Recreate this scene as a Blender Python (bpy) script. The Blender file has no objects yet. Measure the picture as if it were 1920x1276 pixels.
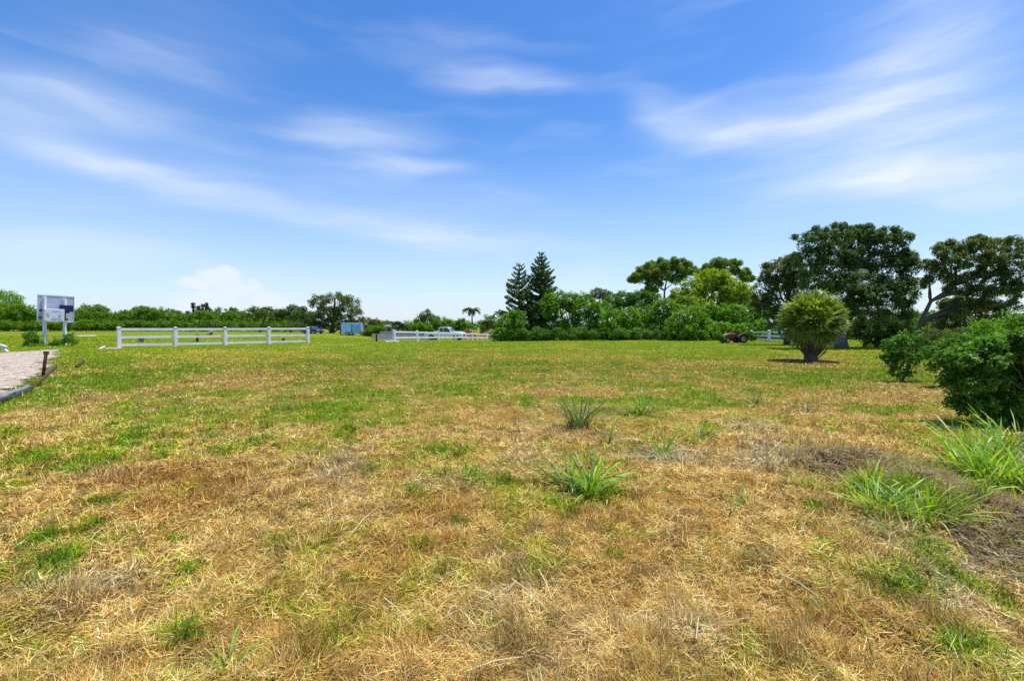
import bpy, bmesh, math, random
import numpy as np
from mathutils import Vector, Matrix

# ------------------------------------------------------------------ camera, world, sun, exposure
sc = bpy.context.scene
CAMH = 1.45
F = 900.0            # focal length in photo pixels (1920 wide)
HOR = 611.0          # horizon row
PITCH = math.atan((638 - HOR) / F)
cam_d = bpy.data.cameras.new('camera')
cam_d.sensor_width = 36.0
cam_d.lens = 36.0 * F / 1920.0
cam_d.clip_start = 0.05
cam_d.clip_end = 6000
cam = bpy.data.objects.new('camera', cam_d)
cam.location = (0, 0, CAMH)
cam.rotation_euler = (math.radians(90) - PITCH, 0, 0)
sc.collection.objects.link(cam)
sc.camera = cam

SUN_EL, SUN_AZ = 73.0, 72.0      # azimuth clockwise from +Y
sun_d = bpy.data.lights.new('sun', 'SUN')
sun_d.energy = 4.6
sun_d.angle = math.radians(0.55)
sun_d.color = (1.0, 0.955, 0.88)
sun = bpy.data.objects.new('sun', sun_d)
el, az = math.radians(SUN_EL), math.radians(SUN_AZ)
sdir = Vector((math.cos(el) * math.sin(az), math.cos(el) * math.cos(az), math.sin(el)))
sun.rotation_euler = (-sdir).to_track_quat('-Z', 'Y').to_euler()
sun.location = sdir * 50
sc.collection.objects.link(sun)

sc.view_settings.view_transform = 'Standard'
sc.view_settings.look = 'None'
sc.view_settings.gamma = 1.0
sc.view_settings.use_curve_mapping = False
sc.view_settings.exposure = 0.36


def ray(px, py):
    a, b = (px - 960) / F, (638 - py) / F
    cp, sp = math.cos(PITCH), math.sin(PITCH)
    return Vector((a, cp + b * sp, -sp + b * cp))


def azel(px, py):
    r = ray(px, py).normalized()
    return math.atan2(r.x, r.y), math.asin(r.z)


world = bpy.data.worlds.new('World')
sc.world = world
world.use_nodes = True
nt = world.node_tree
nt.nodes.clear()


def N(t, kind, **kw):
    n = t.nodes.new(kind)
    for k, v in kw.items():
        setattr(n, k, v)
    return n


def L(t, a, b):
    t.links.new(a, b)


def M(t, op, a, b=None, clamp=False):
    n = N(t, 'ShaderNodeMath', operation=op, use_clamp=clamp)
    for i, v in enumerate((a, b)):
        if v is None:
            continue
        if isinstance(v, (int, float)):
            n.inputs[i].default_value = v
        else:
            L(t, v, n.inputs[i])
    return n.outputs[0]


sky = N(nt, 'ShaderNodeTexSky', sky_type='NISHITA')
sky.sun_disc = False
sky.sun_elevation = el
sky.sun_rotation = az
sky.altitude = 0
sky.air_density = 1.1
sky.dust_density = 0.5
sky.ozone_density = 4.0
hs = N(nt, 'ShaderNodeHueSaturation')
hs.inputs['Hue'].default_value = 0.509
hs.inputs['Saturation'].default_value = 1.30
hs.inputs['Value'].default_value = 1.42
L(nt, sky.outputs[0], hs.inputs['Color'])
tc = N(nt, 'ShaderNodeTexCoord')
sep = N(nt, 'ShaderNodeSeparateXYZ')
L(nt, tc.outputs['Generated'], sep.inputs[0])
azn = M(nt, 'ARCTAN2', sep.outputs[0], sep.outputs[1])
eln = M(nt, 'ARCSINE', sep.outputs[2])
comb = N(nt, 'ShaderNodeCombineXYZ')
L(nt, azn, comb.inputs[0])
L(nt, eln, comb.inputs[1])
# gentle warp so that the cloud outlines are wispy
wn = N(nt, 'ShaderNodeTexNoise')
wn.inputs['Scale'].default_value = 4.0
wn.inputs['Detail'].default_value = 2.5
wn.inputs['Roughness'].default_value = 0.55
wmap = N(nt, 'ShaderNodeMapping')
wmap.inputs['Scale'].default_value = (1.0, 2.2, 1)
L(nt, comb.outputs[0], wmap.inputs[0])
L(nt, wmap.outputs[0], wn.inputs['Vector'])
wsub = N(nt, 'ShaderNodeVectorMath', operation='SUBTRACT')
L(nt, wn.outputs['Color'], wsub.inputs[0])
wsub.inputs[1].default_value = (0.5, 0.5, 0.5)
wmul = N(nt, 'ShaderNodeVectorMath', operation='MULTIPLY')
L(nt, wsub.outputs[0], wmul.inputs[0])
wmul.inputs[1].default_value = (0.16, 0.06, 0)
wadd = N(nt, 'ShaderNodeVectorMath', operation='ADD')
L(nt, comb.outputs[0], wadd.inputs[0])
L(nt, wmul.outputs[0], wadd.inputs[1])
# fibrous streak noise
sn = N(nt, 'ShaderNodeTexNoise')
sn.inputs['Scale'].default_value = 6.5
sn.inputs['Detail'].default_value = 7
sn.inputs['Roughness'].default_value = 0.5
smap = N(nt, 'ShaderNodeMapping')
smap.inputs['Rotation'].default_value = (0, 0, 0.22)
smap.inputs['Scale'].default_value = (0.55, 3.4, 1)
L(nt, wadd.outputs[0], smap.inputs[0])
L(nt, smap.outputs[0], sn.inputs['Vector'])

# (x0,y0,x1,y1,half thickness, strength) streaks given between two directions of the sky
STREAKS = [
    (-160, 170, 260, 312, 22, .4), (100, 268, 560, 400, 20, .42), (430, 372, 1040, 472, 26, .42), (-100, 200, 500, 340, 60, .16),
    (560, 330, 1000, 440, 70, .22), (-100, 150, 280, 205, 30, .34), (-140, 425, 300, 472, 22, .55),
    (60, 60, 500, 120, 90, .16), (0, 330, 420, 360, 70, .12),
    (560, 238, 800, 250, 26, .55), (700, 305, 860, 304, 15, .5), (835, 150, 1040, 158, 20, .62),
    (680, 90, 920, 96, 22, .2), (1180, 190, 1400, 250, 28, .5), (1240, 240, 1560, 212, 36, .52),
    (1420, 215, 1760, 130, 52, .4), (1640, 70, 1820, 170, 100, .40), (1560, 40, 2050, 60, 80, .2),
    (1430, 330, 1980, 232, 62, .55), (1640, 300, 2050, 260, 50, .36), (1560, 330, 2000, 350, 26, .48),
    (1640, 350, 1990, 390, 24, .22), (1040, 525, 1160, 520, 22, .3), (300, 560, 1100, 575, 50, .3),
]
acc = None
for (x0, y0, x1, y1, th, st) in STREAKS:
    a0, e0 = azel(x0, y0)
    a1, e1 = azel(x1, y1)
    mp = N(nt, 'ShaderNodeMapping', vector_type='TEXTURE')
    mp.inputs['Location'].default_value = ((a0 + a1) / 2, (e0 + e1) / 2, 0)
    mp.inputs['Rotation'].default_value = (0, 0, math.atan2(e1 - e0, a1 - a0))
    mp.inputs['Scale'].default_value = (math.hypot(a1 - a0, e1 - e0) * .62, th / F * 1.25, 1)
    L(nt, wadd.outputs[0], mp.inputs[0])
    ln = N(nt, 'ShaderNodeVectorMath', operation='LENGTH')
    L(nt, mp.outputs[0], ln.inputs[0])
    mr = N(nt, 'ShaderNodeMapRange', interpolation_type='SMOOTHERSTEP')
    mr.inputs['From Min'].default_value = 1.55
    mr.inputs['From Max'].default_value = 0.0
    mr.inputs['To Max'].default_value = st * .68
    L(nt, ln.outputs['Value'], mr.inputs[0])
    acc = mr.outputs[0] if acc is None else M(nt, 'ADD', acc, mr.outputs[0])
snr = N(nt, 'ShaderNodeMapRange', interpolation_type='SMOOTHSTEP')
snr.inputs['From Min'].default_value = 0.28
snr.inputs['From Max'].default_value = 0.72
snr.inputs['To Min'].default_value = 0.58
snr.inputs['To Max'].default_value = 1.25
L(nt, sn.outputs[0], snr.inputs[0])
cirrus = M(nt, 'MULTIPLY', acc, snr.outputs[0])
# thin cirrus everywhere else in the sky
bg = N(nt, 'ShaderNodeMapRange', interpolation_type='SMOOTHSTEP')
bg.inputs['From Min'].default_value = 0.45
bg.inputs['From Max'].default_value = 0.8
bg.inputs['To Max'].default_value = 0.13
L(nt, sn.outputs[0], bg.inputs[0])
cirrus = M(nt, 'ADD', cirrus, bg.outputs[0])
# cumulus low on the left
cn = N(nt, 'ShaderNodeTexNoise')
cn.inputs['Scale'].default_value = 26
cn.inputs['Detail'].default_value = 6
L(nt, comb.outputs[0], cn.inputs['Vector'])
cacc = None
for (cx, cy, rx, ry) in [(410, 520, 52, 24), (365, 528, 38, 15), (445, 545, 60, 24), (500, 562, 60, 16), (545, 574, 40, 9), (400, 570, 100, 26)]:
    a0, e0 = azel(cx, cy)
    mp = N(nt, 'ShaderNodeMapping', vector_type='TEXTURE')
    mp.inputs['Location'].default_value = (a0, e0, 0)
    mp.inputs['Scale'].default_value = (rx / F * .85, ry / F, 1)
    L(nt, comb.outputs[0], mp.inputs[0])
    ln = N(nt, 'ShaderNodeVectorMath', operation='LENGTH')
    L(nt, mp.outputs[0], ln.inputs[0])
    v = M(nt, 'SUBTRACT', 1.0, ln.outputs['Value'])
    cacc = v if cacc is None else M(nt, 'MAXIMUM', cacc, v)
cval = M(nt, 'ADD', cacc, M(nt, 'MULTIPLY', M(nt, 'SUBTRACT', cn.outputs[0], 0.5), 1.5))
cmr = N(nt, 'ShaderNodeMapRange', interpolation_type='SMOOTHSTEP')
cmr.inputs['From Min'].default_value = 0.0
cmr.inputs['From Max'].default_value = 0.6
cmr.inputs['To Max'].default_value = 0.9
L(nt, cval, cmr.inputs[0])
clouds = M(nt, 'MAXIMUM', cirrus, cmr.outputs[0], clamp=True)
# moist pale air near the horizon
hz = N(nt, 'ShaderNodeMapRange', interpolation_type='SMOOTHSTEP')
hz.inputs['From Min'].default_value = 0.42
hz.inputs['From Max'].default_value = -0.02
hz.inputs['To Max'].default_value = 0.62
L(nt, eln, hz.inputs[0])
mx0 = N(nt, 'ShaderNodeMix', data_type='RGBA')
L(nt, hz.outputs[0], mx0.inputs[0])
L(nt, hs.outputs[0], mx0.inputs[6])
mx0.inputs[7].default_value = (4.9, 6.1, 8.2, 1)
mx = N(nt, 'ShaderNodeMix', data_type='RGBA')
L(nt, clouds, mx.inputs[0])
L(nt, mx0.outputs[2], mx.inputs[6])
mx.inputs[7].default_value = (6.5, 7.2, 8.4, 1)
bgn = N(nt, 'ShaderNodeBackground')
bgn.inputs['Strength'].default_value = 0.1
L(nt, mx.outputs[2], bgn.inputs['Color'])
wo = N(nt, 'ShaderNodeOutputWorld')
L(nt, bgn.outputs[0], wo.inputs['Surface'])

col = bpy.data.collections.new('scene')
sc.collection.children.link(col)
rng = np.random.default_rng(7)
random.seed(7)


# ------------------------------------------------------------------ noise and terrain
def _hash(ix, iy, s):
    h = (ix.astype(np.int64) * 374761393 + iy.astype(np.int64) * 668265263 + s * 1442695041) & 0xFFFFFFFF
    h = ((h ^ (h >> 13)) * 1274126177) & 0xFFFFFFFF
    return ((h ^ (h >> 16)) & 0xFFFFFF) / float(0xFFFFFF)


def vnoise(x, y, s=0):
    x = np.asarray(x, float); y = np.asarray(y, float)
    ix, iy = np.floor(x), np.floor(y)
    fx, fy = x - ix, y - iy
    fx = fx * fx * (3 - 2 * fx); fy = fy * fy * (3 - 2 * fy)
    a = _hash(ix, iy, s); b = _hash(ix + 1, iy, s); c = _hash(ix, iy + 1, s); d = _hash(ix + 1, iy + 1, s)
    return (a * (1 - fx) + b * fx) * (1 - fy) + (c * (1 - fx) + d * fx) * fy


def fbm(x, y, s=0, o=3):
    t = 0; amp = 1; tot = 0
    for k in range(o):
        t = t + amp * vnoise(x * 2 ** k + 13.7 * k, y * 2 ** k - 7.1 * k, s + k * 17)
        tot += amp; amp *= .55
    return t / tot


def ss(a, b, x):
    t = np.clip((np.asarray(x, float) - a) / (b - a), 0, 1)
    return t * t * (3 - 2 * t)


def macro(x, y):
    s = .022 * ss(-35, -12, x) * (1 - .7 * ss(0, 12, x))
    yy = np.clip(np.asarray(y, float) - 40, 0, 75)
    return -s * yy


def G(px, py):
    """ground point seen at a photo pixel"""
    r = ray(px, py)
    lo, hi = 0.5, 400.0
    for _ in range(50):
        m = (lo + hi) / 2
        p = r * (m / r.y)
        if CAMH + p.z > float(macro(p.x, p.y)):
            lo = m
        else:
            hi = m
    p = r * (lo / r.y)
    return Vector((p.x, p.y, CAMH + p.z))


def P(px, py, Y):
    r = ray(px, py)
    p = r * (Y / r.y)
    return Vector((p.x, p.y, CAMH + p.z))


BANK = [G(1560, 868), G(1650, 885), G(1760, 935), G(1900, 1000), G(2100, 1110)]


def seg_dist(x, y, pts):
    best = np.full(np.shape(x), 1e9)
    for a, b in zip(pts[:-1], pts[1:]):
        dx, dy = b.x - a.x, b.y - a.y
        t = np.clip(((x - a.x) * dx + (y - a.y) * dy) / (dx * dx + dy * dy), 0, 1)
        best = np.minimum(best, np.hypot(x - a.x - t * dx, y - a.y - t * dy))
    return best


def H(x, y):
    x = np.asarray(x, float); y = np.asarray(y, float)
    d = np.hypot(x, y)
    h = macro(x, y)
    near = 1 - ss(12, 30, d)
    h = h + near * (.14 * (fbm(x / .42, y / .42, 5, 3) - .5) + .035 * (fbm(x / 1.3, y / 1.1, 9, 2) - .5))
    h = h + (1 - ss(50, 90, d)) * .07 * (fbm(x / 4.5, y / 5, 21, 2) - .5)
    h = h + .15 * np.exp(-(seg_dist(x, y, BANK) / .32) ** 2)
    return h


def Hf(x, y):
    return float(H(np.array([x]), np.array([y]))[0])


def poly_world(pts):
    return [G(*p) for p in pts]


def inside(x, y, poly):
    r = np.zeros(np.shape(x), bool)
    n = len(poly)
    for i in range(n):
        a, b = poly[i], poly[(i + 1) % n]
        c = ((a.y > y) != (b.y > y))
        with np.errstate(divide='ignore', invalid='ignore'):
            xi = (b.x - a.x) * (y - a.y) / ((b.y - a.y) if b.y != a.y else 1e-9) + a.x
        r ^= c & (x < xi)
    return r


DIRT = poly_world([(-260, 668), (0, 663), (60, 659), (112, 654), (100, 668), (88, 690), (62, 708), (34, 723), (0, 737), (-120, 790), (-400, 800)])

# colour layout of the field: (px, py, rx px, ry px, amount)
GREEN = [(150, 868, 60, 14, .9), (388, 808, 40, 14, .9), (235, 830, 45, 10, .7), (335, 815, 60, 16, .5), (145, 925, 18, 16, .8),
         (155, 970, 25, 16, .6), (60, 1015, 22, 20, .7), (85, 1085, 42, 30, .9), (130, 1000, 40, 20, .4), (540, 762, 36, 9, .8),
         (470, 745, 200, 14, .45), (235, 700, 14, 46, .75), (165, 715, 60, 20, .5), (40, 745, 90, 16, .6), (20, 830, 40, 20, .5),
         (90, 750, 60, 12, .5), (110, 850, 120, 22, .35), (130, 670, 60, 16, .7), (200, 690, 18, 30, .4), (700, 740, 90, 16, .5),
         (830, 730, 40, 14, .5), (560, 1025, 60, 20, .55), (440, 1225, 50, 40, .5), (420, 1210, 25, 30, .4), (905, 1150, 34, 16, .8),
         (935, 1190, 26, 24, .55), (1000, 1080, 40, 50, .35), (950, 1060, 50, 20, .4), (1000, 1000, 90, 18, .3), (860, 860, 50, 16, .4),
         (1100, 905, 70, 22, .7), (1085, 785, 36, 12, .6), (1205, 772, 40, 10, .6), (1310, 810, 40, 20, .5), (1425, 1045, 36, 18, .6),
         (1700, 950, 110, 50, .85), (1720, 1080, 110, 55, .8), (1620, 930, 60, 30, .6), (1800, 1030, 90, 30, .4), (1880, 1100, 80, 50, .5),
         (1820, 1200, 100, 60, .5), (1900, 1160, 50, 30, .5), (1520, 840, 60, 20, .5), (1500, 900, 50, 16, .5), (1600, 770, 50, 12, .3),
         (1450, 700, 120, 16, .35), (1660, 760, 60, 12, .3), (1850, 880, 90, 40, .9), (1760, 790, 90, 30, .4), (620, 760, 60, 14, .3),
         (300, 770, 80, 12, .4), (1200, 700, 160, 10, .25), (920, 700, 18, 14, .5), (980, 760, 30, 12, .3), (480, 960, 30, 16, .3),
         (250, 880, 40, 12, .2), (1380, 930, 30, 20, .4), (1250, 840, 26, 16, .4), (1870, 700, 80, 40, .6), (350, 690, 40, 22, .3)]
DRY = [(320, 905, 180, 60, .5), (560, 900, 260, 60, .3), (800, 800, 260, 22, .3), (300, 1010, 120, 70, .4), (1300, 700, 200, 12, .35),
       (400, 690, 50, 16, .35), (270, 685, 40, 10, .4), (300, 735, 60, 8, .3), (1450, 760, 160, 14, .35), (1100, 970, 300, 40, .2),
       (1540, 672, 70, 6, .5), (460, 660, 90, 7, .4), (860, 656, 60, 3, .6), (790, 720, 150, 10, .25), (1730, 730, 70, 14, .3),
       (60, 790, 60, 10, .3), (1440, 830, 90, 22, .5), (1400, 900, 140, 30, .4), (1200, 1100, 260, 90, .25)]
SOIL = [(1520, 678, 62, 7, .9), (1690, 714, 60, 6, .8), (1650, 868, 60, 8, .5), (1290, 1085, 40, 12, .75), (1510, 765, 40, 8, .7),  # bare soil spots; the one at the palm also paints its shadow
        (1415, 765, 34, 7, .6), (1220, 725, 34, 5, .5), (1400, 925, 40, 10, .5), (1660, 785, 50, 8, .5), (10, 935, 25, 8, .5),
        (310, 772, 30, 6, .5), (1490, 720, 60, 5, .4), (1620, 730, 70, 6, .4), (45, 845, 25, 6, .5), (20, 1140, 20, 12, .5),
        (820, 1150, 12, 8, .5), (1750, 850, 60, 8, .5), (1850, 1000, 120, 40, .5), (1110, 1000, 60, 8, .3), (1310, 1190, 40, 25, .5)]
GREY = [(1440, 850, 70, 30, .8), (1410, 795, 70, 18, .6), (1260, 850, 70, 16, .5), (1300, 1170, 90, 40, .5), (60, 1200, 120, 40, .4), (200, 1100, 90, 30, .3),
        (1850, 1050, 120, 60, .7), (1740, 910, 120, 40, .5), (640, 870, 50, 14, .5), (220, 870, 60, 12, .4), (840, 980, 60, 14, .4), (260, 1170, 120, 40, .3)]
RUST = [(330, 910, 110, 30, .8), (300, 980, 100, 40, .7), (120, 905, 100, 25, .5), (480, 1065, 60, 24, .7), (640, 1150, 80, 50, .5),
        (800, 1180, 70, 50, .7), (1130, 1080, 150, 50, .8), (1370, 900, 60, 26, .5), (1560, 1180, 110, 50, .9), (1700, 1190, 90, 40, .7),
        (470, 790, 50, 18, .8), (250, 715, 30, 6, .5), (1330, 960, 90, 50, .5), (520, 1230, 120, 40, .5), (1260, 1200, 100, 40, .5),
        (855, 655, 50, 3, .9), (60, 870, 60, 16, .4), (880, 700, 40, 6, .5), (1450, 1150, 80, 30, .4)]


def world_ell(lst):
    out = []
    for (px, py, rx, ry, a) in lst:
        c = G(px, py)
        top, bot = G(px, max(py - ry, 622)), G(px, py + ry)
        out.append((c.x, c.y, rx * c.y / F, max((top.y - bot.y) / 2, .08), a, c.x / c.y))
    return out


GREEN_W, DRY_W, SOIL_SHADE_W, GREY_W, RUST_W = map(world_ell, (GREEN, DRY, SOIL, GREY, RUST))


def patches(x, y, lst):
    t = np.zeros(np.shape(x))
    jx = x + .25 * (fbm(x / .3, y / .3, 40, 2) - .5)
    jy = y + .35 * (fbm(x / .35, y / .35, 44, 2) - .5)
    for (cx, cy, rx, ry, a, sh) in lst:
        dy = jy - cy
        dx = jx - cx - sh * dy          # patch axis follows its own heading on the ground
        t += a * np.exp(-((dx / rx) ** 2 + (dy / ry) ** 2))
    return t


def field(x, y):
    """greenness, rust, grey, soil 0..1 on the ground"""
    big = fbm(x / 3.6, y / 4.6, 3, 2)
    mid = fbm(x / 1.0, y / 1.3, 11, 3)
    sm = fbm(x / .28, y / .28, 31, 2)
    g = -.09 + .72 * ss(3.6, 10, y + .35 * np.abs(np.minimum(x, 0))) + .8 * (big - .5) + 1.15 * (mid - .5) + 1.1 * (sm - .5)
    g = g - .10 * ss(0, 6, x) * (1 - ss(9, 16, y))
    g = g + ss(5, 9, y) * .9 * (fbm(x / 2.6 + .15 * y, y / .55, 171, 2) - .52)
    g = g + .4 * ss(20, 38, y)
    g = g + (.15 + 1.0 * ss(.3, .75, fbm(x / .30, y / .42, 131, 2))) * patches(x, y, GREEN_W) - patches(x, y, DRY_W)
    r = 1.9 * (fbm(x / .7, y / .8, 71, 3) - .52) + .55 * patches(x, y, RUST_W)
    gr = 1.7 * (fbm(x / .8, y / .9, 91, 3) - .56) + patches(x, y, GREY_W)
    s = 2.4 * (fbm(x / .5, y / .6, 101, 2) - .72) * (1 - ss(10, 20, y)) + patches(x, y, SOIL_SHADE_W)
    return np.clip(g, 0, 1), np.clip(r, 0, 1), np.clip(gr, 0, 1), np.clip(s, 0, 1)


def lerp(a, b, t):
    return a + (b - a) * t[:, None]


C_STRAW = np.array((.64, .39, .09)); C_PALE = np.array((.80, .62, .27)); C_RUST = np.array((.38, .19, .032))
C_GREYS = np.array((.46, .41, .27)); C_GOLD = np.array((.60, .45, .06)); C_SOIL = np.array((.135, .090, .058))
C_G1 = np.array((.085, .165, .016)); C_G2 = np.array((.19, .32, .012)); C_G3 = np.array((.44, .43, .018))


def mean_col(x, y):
    g, r, gr, s = field(x, y)
    far = ss(9, 26, y)
    dry = lerp(np.tile(C_STRAW, (len(x), 1)), np.tile(C_RUST, (len(x), 1)), r)
    dry = lerp(dry, np.tile(C_GREYS, (len(x), 1)), gr * .8)
    dry = lerp(dry, np.tile(C_GOLD, (len(x), 1)), far * .75)
    gcol = lerp(np.tile(C_G2, (len(x), 1)), np.tile(C_G3, (len(x), 1)), np.clip(.2 + .3 * far, 0, 1))
    c = lerp(dry, gcol, g)
    return lerp(c, np.tile(C_SOIL, (len(x), 1)), s), g, r, gr, s


# ------------------------------------------------------------------ materials
def new_mat(name):
    m = bpy.data.materials.new(name)
    m.use_nodes = True
    m.node_tree.nodes.clear()
    return m


def simple(name, rgb, rough=.6, metal=0.0, var=.12, scale=6.0, bump=0.0, spec=.4):
    m = new_mat(name); t = m.node_tree
    out = N(t, 'ShaderNodeOutputMaterial'); b = N(t, 'ShaderNodeBsdfPrincipled')
    b.inputs['Roughness'].default_value = rough
    b.inputs['Metallic'].default_value = metal
    b.inputs['Specular IOR Level'].default_value = spec
    tcn = N(t, 'ShaderNodeTexCoord')
    n = N(t, 'ShaderNodeTexNoise'); n.inputs['Scale'].default_value = scale; n.inputs['Detail'].default_value = 6
    L(t, tcn.outputs['Object'], n.inputs['Vector'])
    r = N(t, 'ShaderNodeValToRGB')
    r.color_ramp.elements[0].position = .3; r.color_ramp.elements[1].position = .72
    r.color_ramp.elements[0].color = tuple(c * (1 - var) for c in rgb) + (1,)
    r.color_ramp.elements[1].color = tuple(min(1, c * (1 + var)) for c in rgb) + (1,)
    L(t, n.outputs[0], r.inputs[0]); L(t, r.outputs[0], b.inputs['Base Color'])
    if bump:
        bp = N(t, 'ShaderNodeBump'); bp.inputs['Strength'].default_value = bump; bp.inputs['Distance'].default_value = .02
        L(t, n.outputs[0], bp.inputs['Height']); L(t, bp.outputs[0], b.inputs['Normal'])
    L(t, b.outputs[0], out.inputs[0])
    return m


def leafmat(name, transl=.35, rough=.45, spec=.35, objvar=0.0, gain=1.0):
    m = new_mat(name); t = m.node_tree
    out = N(t, 'ShaderNodeOutputMaterial'); b = N(t, 'ShaderNodeBsdfPrincipled')
    b.inputs['Roughness'].default_value = rough; b.inputs['Specular IOR Level'].default_value = spec
    at = N(t, 'ShaderNodeVertexColor', layer_name='Col')
    c = at.outputs[0]
    if objvar:
        oi = N(t, 'ShaderNodeObjectInfo')
        h = N(t, 'ShaderNodeHueSaturation')
        mr = N(t, 'ShaderNodeMapRange'); mr.inputs['To Min'].default_value = 1 - objvar; mr.inputs['To Max'].default_value = 1 + objvar
        L(t, oi.outputs['Random'], mr.inputs[0]); L(t, mr.outputs[0], h.inputs['Value']); L(t, c, h.inputs['Color'])
        c = h.outputs[0]
    L(t, c, b.inputs['Base Color'])
    tr = N(t, 'ShaderNodeBsdfTranslucent')
    hs2 = N(t, 'ShaderNodeHueSaturation'); hs2.inputs['Hue'].default_value = .49; hs2.inputs['Saturation'].default_value = 1.1
    hs2.inputs['Value'].default_value = 1.5 * gain
    L(t, c, hs2.inputs['Color']); L(t, hs2.outputs[0], tr.inputs['Color'])
    mxs = N(t, 'ShaderNodeMixShader'); mxs.inputs[0].default_value = transl
    L(t, b.outputs[0], mxs.inputs[1]); L(t, tr.outputs[0], mxs.inputs[2]); L(t, mxs.outputs[0], out.inputs[0])
    return m


M_LEAF = leafmat('foliage', .40, .58, .22)
M_GRASS = leafmat('grass_blade', .32, .6, .15)
M_STRAW = leafmat('straw_blade', .20, .7, .12, 0, .75)
M_TUFT = leafmat('tuft_blade', .35, .45, .35, .25)
M_BARK = simple('bark', (.11, .09, .072), .9, 0, .35, 9, .6, .1)
M_BARK_G = simple('grey_bark', (.20, .18, .16), .9, 0, .3, 7, .6, .1)
M_VINYL = simple('white_vinyl', (.80, .775, .82), .5, 0, .10, 1.7)
M_WHITEP = simple('white_paint', (.72, .72, .73), .5, 0, .08, 2)
M_DARK = simple('black_metal', (.03, .027, .03), .5, .2, .3, 8)
M_RUSTM = simple('rusty_metal', (.085, .045, .032), .8, .3, .45, 14, .4)
M_GREYP = simple('grey_plastic', (.20, .22, .26), .5, 0, .35, 12, .2)


def attr_ground_mat():
    m = new_mat('field_ground'); t = m.node_tree
    out = N(t, 'ShaderNodeOutputMaterial'); b = N(t, 'ShaderNodeBsdfPrincipled')
    b.inputs['Roughness'].default_value = .95; b.inputs['Specular IOR Level'].default_value = .08
    at = N(t, 'ShaderNodeVertexColor', layer_name='Col')
    geo = N(t, 'ShaderNodeNewGeometry')
    n1 = N(t, 'ShaderNodeTexNoise'); n1.inputs['Scale'].default_value = 9; n1.inputs['Detail'].default_value = 8; n1.inputs['Roughness'].default_value = .7
    n2 = N(t, 'ShaderNodeTexNoise'); n2.inputs['Scale'].default_value = 1.3; n2.inputs['Detail'].default_value = 6; n2.inputs['Roughness'].default_value = .65
    L(t, geo.outputs['Position'], n1.inputs['Vector']); L(t, geo.outputs['Position'], n2.inputs['Vector'])
    r1 = N(t, 'ShaderNodeMapRange'); r1.inputs['From Min'].default_value = .3; r1.inputs['From Max'].default_value = .7
    r1.inputs['To Min'].default_value = .55; r1.inputs['To Max'].default_value = 1.15
    L(t, n1.outputs[0], r1.inputs[0])
    r2 = N(t, 'ShaderNodeMapRange'); r2.inputs['From Min'].default_value = .3; r2.inputs['From Max'].default_value = .7
    r2.inputs['To Min'].default_value = .78; r2.inputs['To Max'].default_value = 1.2
    L(t, n2.outputs[0], r2.inputs[0])
    v = M(t, 'MULTIPLY', r1.outputs[0], r2.outputs[0])
    # matted fibres: noise stretched along three wandering directions
    wv = N(t, 'ShaderNodeTexNoise'); wv.inputs['Scale'].default_value = 5; wv.inputs['Detail'].default_value = 2
    L(t, geo.outputs['Position'], wv.inputs['Vector'])
    wa_ = N(t, 'ShaderNodeVectorMath', operation='MULTIPLY_ADD'); L(t, wv.outputs['Color'], wa_.inputs[0])
    wa_.inputs[1].default_value = (.16, .16, 0); L(t, geo.outputs['Position'], wa_.inputs[2])
    fm = None
    for ang_ in (.4, 1.5, 2.6, -.5):
        mp_ = N(t, 'ShaderNodeMapping'); mp_.inputs['Rotation'].default_value = (0, 0, ang_); mp_.inputs['Scale'].default_value = (14, 190, 14)
        L(t, wa_.outputs[0], mp_.inputs[0])
        f_ = N(t, 'ShaderNodeTexNoise'); f_.inputs['Scale'].default_value = 1; f_.inputs['Detail'].default_value = 1
        L(t, mp_.outputs[0], f_.inputs['Vector'])
        fm = f_.outputs[0] if fm is None else M(t, 'MAXIMUM', fm, f_.outputs[0])
    fr_ = N(t, 'ShaderNodeMapRange', interpolation_type='SMOOTHSTEP'); fr_.inputs['From Min'].default_value = .52; fr_.inputs['From Max'].default_value = .70
    fr_.inputs['To Min'].default_value = .45; fr_.inputs['To Max'].default_value = 1.35
    L(t, fm, fr_.inputs[0])
    v = M(t, 'MULTIPLY', v, fr_.outputs[0])
    h = N(t, 'ShaderNodeHueSaturation'); L(t, at.outputs[0], h.inputs['Color']); L(t, v, h.inputs['Value'])
    L(t, h.outputs[0], b.inputs['Base Color'])
    bp = N(t, 'ShaderNodeBump'); bp.inputs['Strength'].default_value = .8; bp.inputs['Distance'].default_value = .03
    L(t, n1.outputs[0], bp.inputs['Height']); L(t, bp.outputs[0], b.inputs['Normal'])
    L(t, b.outputs[0], out.inputs[0])
    return m


# ------------------------------------------------------------------ mesh helpers
def np_mesh(name, V, faces, C=None, mat=None, smooth=False):
    """faces: list of (m,k) int arrays"""
    me = bpy.data.meshes.new(name)
    me.vertices.add(len(V))
    me.vertices.foreach_set('co', np.asarray(V, np.float32).ravel())
    loops = np.concatenate([f.ravel() for f in faces]).astype(np.int32)
    tot = np.concatenate([np.full(len(f), f.shape[1]) for f in faces]).astype(np.int32)
    st = np.concatenate([[0], np.cumsum(tot)[:-1]]).astype(np.int32)
    me.loops.add(len(loops)); me.loops.foreach_set('vertex_index', loops)
    me.polygons.add(len(tot)); me.polygons.foreach_set('loop_start', st)
    me.polygons.foreach_set('loop_total', tot)
    if smooth:
        me.polygons.foreach_set('use_smooth', np.ones(len(tot), bool))
    me.update(calc_edges=True)
    if C is not None:
        ca = me.color_attributes.new('Col', 'FLOAT_COLOR', 'POINT')
        cc = np.ones((len(V), 4), np.float32); cc[:, :3] = C
        ca.data.foreach_set('color', cc.ravel())
    if mat:
        me.materials.append(mat)
    return me


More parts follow.
